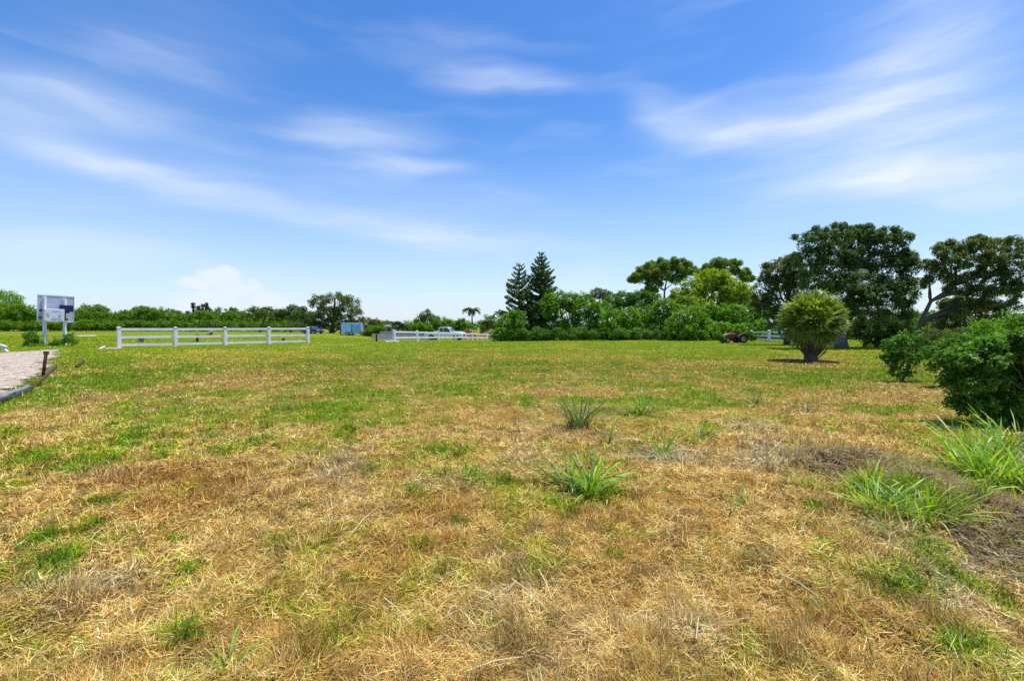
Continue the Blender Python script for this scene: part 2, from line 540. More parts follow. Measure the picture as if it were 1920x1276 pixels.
def link(name, me, parent=None, loc=(0, 0, 0)):
    o = bpy.data.objects.new(name, me)
    col.objects.link(o)
    o.location = loc
    if parent is not None:
        o.parent = parent
    return o


def tag(o, label=None, cat=None, group=None, kind=None):
    if label: o['label'] = label
    if cat: o['category'] = cat
    if group: o['group'] = group
    if kind: o['kind'] = kind
    return o


def thing(name, label, cat, loc=(0, 0, 0), rz=0, group=None):
    o = bpy.data.objects.new(name, None)
    o.empty_display_size = .2
    col.objects.link(o)
    o.location = loc; o.rotation_euler = (0, 0, rz)
    return tag(o, label, cat, group)


class MB:
    def __init__(self):
        self.v = []; self.f = []

    def box(self, c, s, R=None):
        b = len(self.v)
        for dx in (-.5, .5):
            for dy in (-.5, .5):
                for dz in (-.5, .5):
                    p = Vector((dx * s[0], dy * s[1], dz * s[2]))
                    if R is not None: p = R @ p
                    self.v.append(tuple(Vector(c) + p))
        for q in ((0, 1, 3, 2), (4, 6, 7, 5), (0, 4, 5, 1), (2, 3, 7, 6), (0, 2, 6, 4), (1, 5, 7, 3)):
            self.f.append(tuple(b + i for i in q))
        return self

    def bar(self, a, b, w, h):
        a, b = Vector(a), Vector(b)
        d = b - a; x = d.normalized()
        up = Vector((0, 0, 1)) if abs(x.z) < .95 else Vector((0, 1, 0))
        y = up.cross(x).normalized(); z = x.cross(y)
        R = Matrix((x, y, z)).transposed()
        return self.box((a + b) / 2, (d.length, w, h), R)

    def tube(self, pts, rad, n=8, cap=True):
        pts = [Vector(p) for p in pts]
        if not hasattr(rad, '__len__'): rad = [rad] * len(pts)
        b = len(self.v); ref = Vector((.31, .95, .05)).normalized()
        for i, p in enumerate(pts):
            t = (pts[min(i + 1, len(pts) - 1)] - pts[max(i - 1, 0)]).normalized()
            u = t.cross(ref)
            if u.length < .2: u = t.cross(Vector((1, 0, 0)))
            u.normalize(); w = t.cross(u)
            for k in range(n):
                a = 2 * math.pi * k / n
                self.v.append(tuple(p + (u * math.cos(a) + w * math.sin(a)) * rad[i]))
        for i in range(len(pts) - 1):
            for k in range(n):
                k2 = (k + 1) % n
                self.f.append((b + i * n + k, b + i * n + k2, b + (i + 1) * n + k2, b + (i + 1) * n + k))
        if cap:
            self.f.append(tuple(b + k for k in range(n))[::-1])
            self.f.append(tuple(b + (len(pts) - 1) * n + k for k in range(n)))
        return self

    def prism(self, prof, y0, y1, inset=0.0):
        """profile in x,z extruded along y"""
        b = len(self.v); n = len(prof)
        for (x, z) in prof: self.v.append((x, y0, z))
        for (x, z) in prof: self.v.append((x, y1, z))
        self.f.append(tuple(b + i for i in range(n)))
        self.f.append(tuple(b + n + i for i in range(n))[::-1])
        for i in range(n):
            j = (i + 1) % n
            self.f.append((b + i, b + n + i, b + n + j, b + j))
        return self

    def mesh(self, name, mat, bevel=0.0, smooth=False):
        me = bpy.data.meshes.new(name)
        me.from_pydata(self.v, [], self.f)
        bm = bmesh.new(); bm.from_mesh(me)
        bmesh.ops.recalc_face_normals(bm, faces=bm.faces)
        if bevel:
            bmesh.ops.bevel(bm, geom=list(bm.edges), offset=bevel, segments=2, profile=.5, affect='EDGES', clamp_overlap=True)
        bm.to_mesh(me); bm.free()
        if smooth:
            for p in me.polygons: p.use_smooth = True
        me.materials.append(mat)
        return me

    def build(self, name, mat, parent=None, bevel=0.0, smooth=False, loc=(0, 0, 0)):
        return link(name, self.mesh(name, mat, bevel, smooth), parent, loc)


def ribbons(base, azm, length, width, e0, e1, segs, colr, tipmul=1.0, twist=None):
    """curved tapering blades. returns V, faces, C"""
    n = len(base)
    if twist is None: twist = rng.normal(0, .5, n)
    K = segs
    V = np.zeros((n, 2 * K + 1, 3)); C = np.zeros((n, 2 * K + 1, 3))
    ca, sa = np.cos(azm), np.sin(azm)
    sx = -sa * np.cos(twist); sy = ca * np.cos(twist); sz = np.sin(twist)
    side = np.stack([sx, sy, sz], 1)
    p = base.copy()
    for k in range(K + 1):
        t = k / K
        if k:
            e = e0 + (e1 - e0) * ((k - .5) / K)
            st = length / K
            p = p + np.stack([ca * np.cos(e) * st, sa * np.cos(e) * st, np.sin(e) * st], 1)
        cc = colr * (1 + (tipmul - 1) * t)
        if k < K:
            w = width * (1 - .25 * t) * .5
            V[:, 2 * k] = p - side * w[:, None]; V[:, 2 * k + 1] = p + side * w[:, None]
            C[:, 2 * k] = cc; C[:, 2 * k + 1] = cc
        else:
            V[:, 2 * K] = p; C[:, 2 * K] = cc
    o = (np.arange(n) * (2 * K + 1))[:, None]
    fs = [o + np.array([[2 * K - 2, 2 * K - 1, 2 * K]])]
    for k in range(K - 1):
        fs.append(o + np.array([[2 * k, 2 * k + 1, 2 * k + 3, 2 * k + 2]]))
    return V.reshape(-1, 3), fs, C.reshape(-1, 3)


def merge(parts):
    Vs, Fs, Cs, off = [], {}, [], 0
    for V, fs, C in parts:
        for f in fs:
            Fs.setdefault(f.shape[1], []).append(f + off)
        Vs.append(V); Cs.append(C); off += len(V)
    return np.concatenate(Vs), [np.concatenate(v) for v in Fs.values()], np.concatenate(Cs)


def leaves(pos, nrm, size, aspect, colr, r, fold=.12):
    """rhombic leaves"""
    n = len(pos)
    rv = r.normal(size=(n, 3))
    t = np.cross(nrm, rv); t /= np.linalg.norm(t, axis=1)[:, None] + 1e-9
    b = np.cross(nrm, t)
    V = np.zeros((n, 4, 3))
    s = size[:, None]
    V[:, 0] = pos - t * s * .5
    V[:, 2] = pos + t * s * .5
    off = nrm * s * fold
    V[:, 1] = pos + b * s * .5 * aspect + off
    V[:, 3] = pos - b * s * .5 * aspect + off
    C = np.repeat(colr[:, None], 4, 1)
    o = (np.arange(n) * 4)[:, None]
    return V.reshape(-1, 3), [o + np.array([[0, 1, 2, 3]])], C.reshape(-1, 3)


def unit(v):
    return v / (np.linalg.norm(v, axis=1)[:, None] + 1e-9)


# ------------------------------------------------------------------ ground sheet
NX, NY = 290, 310
ux = np.linspace(-1, 1, NX); kx = 7.2
X1 = np.sinh(kx * ux); X1 = X1 / X1[-1] * 2200
uy = np.linspace(-.42, 1, NY); ky = 7.6
Y1 = 2.4 + np.sinh(ky * uy) / np.sinh(ky) * 3500
GX, GY = np.meshgrid(X1, Y1)
gx, gy = GX.ravel(), GY.ravel()
gz = H(gx, gy)
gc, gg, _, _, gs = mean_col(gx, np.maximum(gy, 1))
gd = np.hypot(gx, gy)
shaded_thatch = lerp(gc * .27, np.tile(C_SOIL * 1.2, (len(gc), 1)), .35 * (1 - ss(6, 18, gd)))  # thatch colour, darkened to paint the shadow gaps between the blades
shaded_thatch = lerp(shaded_thatch, gc * .62, 1 - ss(7, 20, gd))
gc = lerp(shaded_thatch, gc * np.array((.62, .72, .7)), ss(10, 45, gd))  # distant field darkened too, painting in the shade among its grass
idx = np.arange(NX * NY).reshape(NY, NX)
quads = np.stack([idx[:-1, :-1], idx[:-1, 1:], idx[1:, 1:], idx[1:, :-1]], -1).reshape(-1, 4)
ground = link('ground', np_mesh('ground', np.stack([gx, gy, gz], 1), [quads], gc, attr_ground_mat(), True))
tag(ground, 'flat mown field of dry and green grass', kind='structure')

# dirt drive at the left edge
M_DIRT = new_mat('dirt_drive')
t = M_DIRT.node_tree
o_ = N(t, 'ShaderNodeOutputMaterial'); b_ = N(t, 'ShaderNodeBsdfPrincipled'); b_.inputs['Roughness'].default_value = .95
b_.inputs['Specular IOR Level'].default_value = .1
ge = N(t, 'ShaderNodeNewGeometry')
mpn = N(t, 'ShaderNodeMapping'); mpn.inputs['Scale'].default_value = (1.6, 1.2, 1); mpn.inputs['Rotation'].default_value = (0, 0, .35)
n_ = N(t, 'ShaderNodeTexNoise'); n_.inputs['Scale'].default_value = 2.6; n_.inputs['Detail'].default_value = 9; n_.inputs['Roughness'].default_value = .68
L(t, ge.outputs['Position'], mpn.inputs[0]); L(t, mpn.outputs[0], n_.inputs['Vector'])
cr = N(t, 'ShaderNodeValToRGB'); e = cr.color_ramp.elements
e[0].position = .40; e[0].color = (.34, .26, .20, 1); e[1].position = .58; e[1].color = (.52, .46, .40, 1)
m_ = cr.color_ramp.elements.new(.5); m_.color = (.36, .28, .215, 1)
L(t, n_.outputs[0], cr.inputs[0]); L(t, cr.outputs[0], b_.inputs['Base Color'])
bp_ = N(t, 'ShaderNodeBump'); bp_.inputs['Strength'].default_value = .7; bp_.inputs['Distance'].default_value = .02
L(t, n_.outputs[0], bp_.inputs['Height']); L(t, bp_.outputs[0], b_.inputs['Normal']); L(t, b_.outputs[0], o_.inputs[0])


def sheet(name, poly, step, dz, mat, label):
    xs = np.arange(min(p.x for p in poly), max(p.x for p in poly), step)
    ys = np.arange(min(p.y for p in poly), max(p.y for p in poly), step)
    A, B = np.meshgrid(xs, ys)
    ii = np.arange(A.size).reshape(A.shape)
    q = np.stack([ii[:-1, :-1], ii[:-1, 1:], ii[1:, 1:], ii[1:, :-1]], -1).reshape(-1, 4)
    a, b = A.ravel(), B.ravel()
    ma, mb_ = a[q].mean(1), b[q].mean(1)
    keep = inside(ma + .9 * (fbm(ma / .8, mb_ / .8, 8, 3) - .5), mb_ + .9 * (fbm(ma / .8, mb_ / .8, 18, 3) - .5), poly)
    q = q[keep]
    used, inv = np.unique(q.ravel(), return_inverse=True)
    z = H(a, b) + dz
    V = np.stack([a, b, z], 1)[used]
    o = link(name, np_mesh(name, V, [inv.reshape(-1, 4)], None, mat, True))
    return tag(o, label, kind='structure')


sheet('dirt_drive', DIRT, .16, .03, M_DIRT, 'bare pinkish dirt drive at the left edge of the field')
CONC = poly_world([(184, 654), (198, 652), (222, 652.3), (232, 653.2), (224, 654.4)])
sheet('gravel_strip', CONC, .1, .035, simple('pale_gravel', (.38, .35, .28), .9, 0, .35, 20, .3), 'pale gravel strip along the foot of the left white fence')
PALE = poly_world([(138, 629), (180, 628), (182, 630.5), (140, 631)])
sheet('gravel_patch', PALE, .3, .035, simple('pale_gravel_two', (.45, .43, .34), .9, 0, .3, 10, .3), 'pale gravel patch in the grass beyond the sign')

# ------------------------------------------------------------------ grass and straw (stuff)
def sample(n, y0, y1):
    y = y0 * (y1 / y0) ** rng.random(n)
    x = (rng.random(n) * 2 - 1) * (1.13 * y + .9)
    return x, y


rc = np.random.default_rng(99)
TC = [(float((rc.random() * 2 - 1) * 1.1 * yy), float(yy), float(rc.uniform(.02, .065) * (1 + yy / 9)), float(rc.uniform(.25, .95))) for yy in 2.2 * (20 / 2.2) ** (rc.random(300) ** .8)]


def clumps(x, y):
    t = np.zeros(len(x))
    for cx, cy, cr2, am in TC:
        m = (np.abs(x - cx) < 2.2 * cr2) & (np.abs(y - cy) < 2.2 * cr2)
        if m.any():
            t[m] = np.maximum(t[m], am * np.exp(-((x[m] - cx) ** 2 + (y[m] - cy) ** 2) / cr2 ** 2))
    return t


def near_straw(n, y0, y1, segs, name):
    x, y = sample(n, y0, y1)
    d = np.hypot(x, y)
    c, g, r, gr, s = mean_col(x, y)
    keep = ~inside(x + rng.normal(0, .25, n), y + rng.normal(0, .4, n), DIRT) | (rng.random(n) < .12)
    tall = fbm(x / .22, y / .22, 55, 2)
    keep &= rng.random(n) < (.5 + .5 * ss(.32, .56, tall)) * (1 - .6 * s)
    x, y, d, g, r, gr, s, tall = [q[keep] for q in (x, y, d, g, r, gr, s, tall)]
    n = len(x)
    ct = clumps(x, y)
    g = np.clip(g + .9 * ct, 0, 1)
    tone = .58 + .55 * ss(.30, .62, fbm(x / .10, y / .12, 211, 3))
    u = rng.random(n)
    far = ss(9, 26, y)
    green = u < np.clip(g * 1.0 + .05, 0, .93)
    # dry colours
    one = np.ones(n)
    cd = lerp(np.tile(C_STRAW, (n, 1)), np.tile(C_PALE, (n, 1)), rng.random(n) ** 1.6)
    cd = lerp(cd, np.tile(C_RUST, (n, 1)), np.clip(r * 1.0 + .12 + rng.normal(0, .2, n), 0, 1))
    cd = lerp(cd, np.tile(C_GREYS, (n, 1)), np.clip(gr + rng.normal(0, .15, n), 0, 1) * .9)
    cd = lerp(cd, np.tile(C_GOLD, (n, 1)), np.clip(far * .8 + g * .35, 0, 1))
    q = rng.random(n)
    dense = np.clip(.9 * ct + ss(.55, 1.0, g) * .8 + .9 * ss(.58, .74, fbm(x / .22, y / .3, 151, 2)) * ss(.25, .5, g), 0, 1.2)
    cg = lerp(np.tile(C_G3, (n, 1)), np.tile(C_G2, (n, 1)), np.clip(q + dense * .5 + .05 * far, 0, 1))
    cg = lerp(cg, np.tile(C_G1, (n, 1)), np.clip(dense * .7 * rng.random(n) * (1 - .6 * far) + .1, 0, 1))
    cc = np.where(green[:, None], cg, cd) * (np.exp(rng.normal(-.04, 1, n) * (.42 - .22 * far)))[:, None]
    cc = np.clip(cc * tone[:, None] ** (1 - .5 * far)[:, None], .005, .85)
    wmin = .00105 * d
    bank = np.exp(-(seg_dist(x, y, BANK) / .5) ** 2)
    # main lie of the cut straw drifts slowly over the field
    ang = 2 * math.pi * fbm(x / 1.7, y / 1.9, 61, 2) + rng.normal(0, 1.0, n) + np.where(rng.random(n) < .5, math.pi, 0)
    ang = np.where(bank > .35, math.atan2(BANK[2].y - BANK[1].y, BANK[2].x - BANK[1].x) + rng.normal(0, .28, n), ang)
    ang = np.where(green, rng.random(n) * 2 * math.pi, ang)
    clmp = ss(.56, .68, fbm(x / .15, y / .17, 201, 2))
    stand = (rng.random(n) < .15 + .3 * r + .75 * clmp) & ~green
    length = np.where(green, rng.uniform(.025, .07, n) * (1 + .6 * dense + .55 * ct), rng.uniform(.03, .105, n) * (.65 + .7 * tall))
    length = np.where(bank > .35, length * 2.4, length)
    cc = np.where((bank > .35)[:, None] & ~green[:, None], cc * .35 + .5 * C_GREYS[None, :] * rng.lognormal(0, .4, n)[:, None] * np.array((1, .97, 1.05)), cc)
    length = np.where(stand, rng.uniform(.03, .075, n) * (1 + .7 * clmp), length)
    length *= 1 + .004 * d
    width = np.where(green, rng.uniform(.0025, .005, n), rng.uniform(.0014, .0034, n))
    width = np.maximum(width, wmin * np.where(green, 1.35, 1.1))
    e0 = np.where(green, rng.uniform(.6, 1.5, n), rng.normal(.12, .30, n))
    e0 = np.where(stand, rng.uniform(.5, 1.4, n), e0)
    e1 = np.where(green, e0 - rng.uniform(.1, 1.0, n), e0 + rng.normal(-.15, .35, n))
    lift = np.where(green | stand, 0, rng.random(n) ** 1.4 * .035)
    base = np.stack([x, y, H(x, y) + lift - .004], 1)
    V, fs, C = ribbons(base, ang, length, width, e0, e1, segs, cc, 1.12)
    return V, fs, C, green, 2 * segs + 1


def add_stuff(n, y0, y1, segs, tagname):
    V, fs, C, green, k = near_straw(n, y0, y1, segs, tagname)
    V = V.reshape(-1, k, 3); C = C.reshape(-1, k, 3)
    res = []
    for sel in (green, ~green):
        v, c = V[sel].reshape(-1, 3), C[sel].reshape(-1, 3)
        m = int(sel.sum())
        o = (np.arange(m) * k)[:, None]
        f = [o + np.array([[2 * segs - 2, 2 * segs - 1, 2 * segs]])]
        for kk in range(segs - 1):
            f.append(o + np.array([[2 * kk, 2 * kk + 1, 2 * kk + 3, 2 * kk + 2]]))
        res.append((v, f, c))
    return res


A = add_stuff(440000, 1.45, 7.2, 2, 'a')
B = add_stuff(530000, 6.0, 70, 1, 'b')
gv = merge([A[0], B[0]])
sv = merge([A[1], B[1]])
tag(link('green_grass', np_mesh('green_grass', *gv, M_GRASS)), 'green and yellowing grass growing all over the field', 'grass', kind='stuff')
tag(link('dry_straw', np_mesh('dry_straw', *sv, M_STRAW)), 'dry tan mown hay lying over the field', 'hay', kind='stuff')

# ------------------------------------------------------------------ trees
PAL = {
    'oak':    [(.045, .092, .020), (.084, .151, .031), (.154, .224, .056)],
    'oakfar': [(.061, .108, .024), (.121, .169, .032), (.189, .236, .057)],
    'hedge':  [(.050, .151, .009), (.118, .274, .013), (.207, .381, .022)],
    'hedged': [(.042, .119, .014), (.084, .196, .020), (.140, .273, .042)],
    'lefth':  [(.061, .149, .009), (.116, .231, .013), (.171, .292, .022)],
    'yellow': [(.143, .242, .011), (.264, .374, .017), (.374, .462, .033)],
    'grey':   [(.080, .110, .045), (.150, .180, .080), (.200, .210, .110)],
    'pine':   [(.085, .160, .022), (.150, .250, .034), (.230, .320, .050)],
    'bush':   [(.040, .115, .011), (.086, .218, .021), (.172, .333, .052)],
    'brown':  [(.110, .090, .040), (.160, .120, .055), (.130, .130, .040)],
    'cedar':  [(.050, .090, .030), (.080, .120, .040), (.100, .130, .050)],
}


def crown_geom(lobes, leaf, aspect, pal, cov, r, clump=.34, flat=.75, gap=0.0, upb=.35, low=False, fill=.8):
    """lobes: list of (cx,cy,cz,rx,ry,rz). leaves gathered in clumps over the lobes"""
    Ps, Ns, Cs = [], [], []
    pal = np.array(pal)
    for (cx, cy, cz, rx, ry, rz) in lobes:
        rm = (rx * ry * rz) ** (1 / 3)
        cr_ = max(clump * rm, leaf * 1.6)
        nc = max(6, int(3.2 * (rm / cr_) ** 2 * (1 - gap)))
        d = unit(r.normal(size=(nc, 3)))
        if not low:
            d[:, 2] = np.where(d[:, 2] < -.55, -d[:, 2], d[:, 2])
        rad = r.uniform(.5, 1.1, nc) ** .6
        cen = np.stack([d[:, 0] * rx, d[:, 1] * ry, d[:, 2] * rz], 1) * (rad * (1 - .5 * cr_ / rm))[:, None]
        per = int(cov * 4 * math.pi * cr_ ** 2 / (leaf * leaf * aspect * .5) * .32)
        per = max(per, 10 if len(lobes) > 30 else 14)
        # inner leaves of the lobe, limited to the darker palette tones
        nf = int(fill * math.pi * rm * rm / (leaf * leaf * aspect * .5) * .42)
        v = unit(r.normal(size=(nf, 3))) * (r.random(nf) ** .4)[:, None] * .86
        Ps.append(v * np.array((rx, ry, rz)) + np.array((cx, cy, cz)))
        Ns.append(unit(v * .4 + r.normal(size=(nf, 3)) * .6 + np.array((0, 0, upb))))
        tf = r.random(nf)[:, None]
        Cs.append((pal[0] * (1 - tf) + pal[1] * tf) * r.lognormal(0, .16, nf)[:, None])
        sz = r.uniform(.65, 1.25, nc)
        tone = r.random(nc)
        for i in range(nc):
            m = int(per * sz[i] ** 2)
            v = unit(r.normal(size=(m, 3)))
            rr = cr_ * sz[i] * r.random(m) ** .45
            p = v * rr[:, None]; p[:, 2] *= flat
            q = p + cen[i] + np.array((cx, cy, cz))
            Ps.append(q)
            out = unit(p + cen[i] * .25)
            nn = unit(out * .55 + r.normal(size=(m, 3)) * .55 + np.array((0, 0, upb)))
            Ns.append(nn)
            tt = np.clip(tone[i] * .75 + r.random(m) * .45, 0, 1.19) * (len(pal) - 1) / 1.2
            k = np.floor(tt).astype(int); f = (tt - k)[:, None]
            Cs.append((pal[k] * (1 - f) + pal[np.minimum(k + 1, len(pal) - 1)] * f) * r.lognormal(0, .16, m)[:, None])
    Ps = np.concatenate(Ps); Ns = np.concatenate(Ns); Cs = np.concatenate(Cs)
    return leaves(Ps, Ns, leaf * r.uniform(.65, 1.25, len(Ps)), aspect, Cs, r)


def limb(mb, a, b, r0, r1, r, n=6, wob=.1, k=5):
    a, b = Vector(a), Vector(b)
    ln = (b - a).length
    pts, rad = [], []
    for i in range(k + 1):
        t = i / k
        p = a.lerp(b, t)
        p.z += math.sin(t * math.pi) * ln * .06
        if 0 < i < k: p += Vector(r.normal(size=3)) * ln * wob * .25
        pts.append(p); rad.append(r0 + (r1 - r0) * t)
    mb.tube(pts, rad, n)
    return pts


def tree(name, label, cat, base_px, Y, lobes_px, pal, leaf=None, aspect=.55, cov=1.0, trunk=.12, gap=0.0, clump=.34, flat=.9,
         depth=.85, group=None, seed=1, bark=None, low=False, fill=.8, trunk_pts=None, dY=.35, base=None, upb=.35, limbs=True, sprigs=0):
    """crown lobes are given by their outline (px,py,rx,ry) and stand at depth Y, with their own thickness"""
    r = np.random.default_rng(seed)
    k = Y / F
    leaf = leaf or max(.09, .0036 * Y)
    lob = []
    for L_ in lobes_px:
        (lx, ly, rx, ry) = L_[:4]
        off = L_[4] if len(L_) > 4 else float(r.uniform(-dY, dY)) * rx * k
        p = P(lx, ly, Y + off)
        lob.append((p.x, p.y, p.z, rx * k, rx * k * depth, ry * k))
    main = len(lob)
    for _ in range(sprigs):
        q = lob[int(r.integers(main))]
        v = r.normal(size=3); v[2] = abs(v[2]) * 1.1; v /= np.linalg.norm(v)
        s_ = float(r.uniform(.10, .2)) * q[3]
        e_ = float(r.uniform(.95, 1.25))
        lob.append((q[0] + v[0] * q[3] * e_, q[1] + v[1] * q[4] * e_, q[2] + v[2] * q[5] * e_, s_, s_, s_ * float(r.uniform(.7, 1.5))))
    bx = P(base_px, HOR, Y)
    bz = Hf(bx.x, bx.y)
    B_ = Vector((bx.x, bx.y, bz - .05))
    root = thing(name, label, cat, tuple(B_), 0, group)
    V, fs, C = crown_geom(lob, leaf, aspect, PAL[pal], cov, r, clump, flat, gap, upb, low, fill)
    V[:, 2] = np.maximum(V[:, 2], bz + .02)
    V = V - np.array(B_)
    tag(link('crown', np_mesh('crown', V, fs, C, M_LEAF), root), kind='stuff')
    mb = MB()
    top = max(lob, key=lambda q: q[2])
    if trunk_pts:
        pts = [P(a, b, Y + c) for a, b, c in trunk_pts]; pts[0] = B_
    else:
        pts = [B_, B_.lerp(Vector(top[:3]), .35) + Vector((r.normal() * .1, r.normal() * .1, 0)), Vector(top[:3])]
    mb.tube([p - B_ for p in pts], [trunk * (1 - .75 * i / (len(pts) - 1)) * (1.35 if i == 0 else 1) for i in range(len(pts))], 9)
    if limbs:
        for q in lob[:main]:
            j = min(range(len(pts)), key=lambda i: (pts[i] - Vector(q[:3])).length + (0 if pts[i].z < q[2] else 5))
            j = min(j, len(pts) - 1)
            c = Vector(q[:3])
            pp = limb(mb, pts[j] - B_, c - B_, trunk * .45, trunk * .12, r)
            for _ in range(4):
                v = Vector(r.normal(size=3)).normalized() * float(r.uniform(.5, 1.4)); v.z = abs(v.z) * .7
                v = Vector((v.x * q[3], v.y * q[4], v.z * q[5])) * .55
                limb(mb, pp[int(r.integers(2, 6))], c - B_ + v, trunk * .16, trunk * .03, r, 5, .2, 4)
    mb.build('trunk', bark or M_BARK, root, smooth=True)
    return root


# ---- far tree line on the left
r0 = np.random.default_rng(3)
xs = list(range(-60, 570, 34))
WHERE = ['outermost at the left edge', 'at the left photo edge', 'under the tall rounded tree at far left', 'just left of the sign', 'behind the left sign post',
         'behind the right sign post', 'just right of the sign', 'below the dark rounded treetop', 'behind the long fence left end post', 'left half of the first fence bay',
         'under the loose grey-green treetop', 'behind the second fence post', 'left of the pointed cedars', 'below the pointed cedars', 'behind the third fence post',
         'left part of the third fence bay', 'under the wide olive treetop', 'behind the fourth fence post', 'at the right end of the hedgerow']
for i, x in enumerate(xs):
    Y = 138 + float(r0.uniform(-6, 10))
    top = 579 + 5 * math.sin(i * 1.7) + float(r0.uniform(-3, 4)) + (10 if x > 500 else 0) + (-6 if x < 60 else 0)
    bot = 614
    ry = (bot - top) / 2
    lob = [(x, top + ry, 24, ry), (x - 15, top + ry + 2, 18, ry - 1), (x + 16, top + ry + 2, 18, ry - 1), (x + 2, 612, 24, 9)]
    tree('hedgerow_tree', 'bushy green tree of the far left hedgerow, ' + WHERE[i], 'tree', x, Y, lob, 'lefth', leaf=.5,
         cov=1.0, trunk=.2, group='bushy trees of the far left hedgerow', seed=100 + i, clump=.26, limbs=False, low=True, fill=1.2)
    tree('understory_bush', 'low bright bush at the hedgerow foot, ' + WHERE[i], 'bush', x + 17, 126 + float(r0.uniform(-4, 4)),
         [(x + 17, 608, 20, 9), (x + 4, 611, 14, 6), (x + 30, 611, 14, 6)], 'lefth', leaf=.42, cov=.8, trunk=.1,
         group='low bushes at the foot of the far left hedgerow', seed=160 + i, limbs=False, low=True, fill=1.2)
FARL = [
    (10, [(0, 572, 40, 30), (20, 585, 34, 22), (-25, 578, 30, 26)], 'hedge', 'tall rounded green tree at the far left edge, above the hedgerow'),
    (172, [(172, 584, 28, 14), (190, 587, 18, 12), (158, 588, 16, 10)], 'hedged', 'dark rounded treetop rising just right of the sign'),
    (265, [(265, 583, 16, 10), (279, 587, 12, 9), (253, 587, 10, 8)], 'oakfar', 'small loose grey-green treetop above the left end of the white fence'),
    (440, [(437, 586, 13, 10), (450, 590, 13, 10), (428, 590, 8, 8)], 'hedged', 'dark ragged treetop above the middle of the long fence'),
    (487, [(476, 588, 22, 14), (500, 588, 26, 13), (520, 594, 18, 12)], 'oakfar', 'wide olive treetop left of the round dark tree'),
    (545, [(545, 586, 24, 16), (562, 592, 24, 16), (530, 594, 18, 12), (575, 600, 20, 14)], 'oak', 'round dark tree left of the big spreading oak'),
]
for i, (bx, lob, pal, lab) in enumerate(FARL):
    tree('distant_tree', lab, 'tree', bx, 150 if i < 4 else 118, lob, pal, leaf=.48, cov=.9, trunk=.25, seed=200 + i, clump=.28, group=None, gap=.1)
# pointed cedars
cz = []
for (cx, top, w) in [(362, 568, 5), (372, 574, 6), (380, 571, 6), (387, 568, 5), (393, 578, 7), (352, 584, 6)]:
    for k in range(4):
        cz.append((cx + (k % 2) * 1.2, top + 3 + k * 6.5, w * (.5 + .28 * k), 5.5))
tree('cedar_tree', 'grey-green cedar clump with pointed tips above the long white fence', 'tree', 374, 150, cz, 'cedar', leaf=.42, cov=.9, trunk=.3, seed=230, clump=.5, limbs=False)

# big spreading oak behind the light blue trailer
tree('spreading_oak', 'big spreading dark oak behind the end of the long white fence', 'tree', 622, 99,
     [(597, 568, 22, 17), (628, 562, 26, 14), (655, 572, 24, 17), (612, 588, 28, 16), (640, 590, 28, 16), (668, 592, 18, 16), (590, 596, 22, 14),
      (622, 606, 24, 12), (655, 606, 22, 10), (600, 610, 18, 9), (676, 603, 14, 10)], 'oakfar', leaf=.33, cov=.85, trunk=.45, seed=240, clump=.3, gap=.18, bark=M_BARK)
tree('dark_bush', 'dark low tree right of the big spreading oak, above the blue trailer', 'tree', 700, 104, [(690, 603, 16, 9), (704, 605, 15, 8), (713, 609, 10, 6)], 'oakfar', leaf=.34, trunk=.2, seed=241)
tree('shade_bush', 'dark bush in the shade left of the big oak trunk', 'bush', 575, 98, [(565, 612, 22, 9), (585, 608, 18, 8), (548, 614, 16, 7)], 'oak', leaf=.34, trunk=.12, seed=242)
tree('garden_bush', 'yellow-green bush between the blue trailer and the grey wall', 'bush', 700, 84, [(698, 618, 16, 9), (713, 615, 12, 10), (684, 623, 10, 6), (702, 626, 22, 6)], 'lefth', leaf=.24, trunk=.08, seed=243, low=True, fill=1.2, limbs=False)

# far wood closing the horizon
rf = np.random.default_rng(77)
lobw = []
for x in range(-260, 2300, 20):
    Yf = float(rf.uniform(185, 235)); k_ = Yf / F
    top = 603 + float(rf.uniform(-3, 3)) + 3 * math.sin(x / 70)
    p = P(x, (top + 622) / 2, Yf)
    lobw.append((p.x, p.y, p.z, 17 * k_, 15 * k_, (622 - top) / 2 * k_))
V, fs, C = crown_geom(lobw, .95, .7, PAL['hedged'], .8, rf, .3, .9, low=True, fill=1.3)
tag(link('far_wood', np_mesh('far_wood', V, fs, C, M_LEAF)), 'far-off low green woodland along the horizon', 'woodland', kind='stuff')

# centre trees behind the truck
CEN = [
    (800, [(800, 592, 18, 11), (788, 600, 14, 9), (815, 598, 14, 9)], 'oakfar', 'loose grey-green tree left of the pickup, tallest of the centre'),
    (835, [(828, 604, 20, 11), (845, 606, 16, 9), (812, 610, 16, 8), (838, 613, 20, 7)], 'hedge', 'bright rounded bush directly behind the pickup cab'),
    (868, [(868, 605, 15, 9), (880, 611, 14, 8), (856, 612, 12, 7)], 'hedge', 'rounded green bush left of the tall thin palm'),
    (775, [(772, 611, 20, 8), (790, 612, 16, 9), (800, 616, 18, 7)], 'hedge', 'low bright green bush right of the two short palms'),
    (918, [(918, 600, 14, 12), (905, 607, 14, 9), (932, 606, 14, 10), (922, 613, 24, 8)], 'hedged', 'mid green tree right of the tall thin palm'),
]
for i, (bx, lob, pal, lab) in enumerate(CEN):
    tree('garden_tree', lab, 'tree', bx, 112 - i, lob + [(bx, 622, 20, 9)], pal, leaf=.34, trunk=.2, seed=260 + i, clump=.28, low=True, fill=1.1)

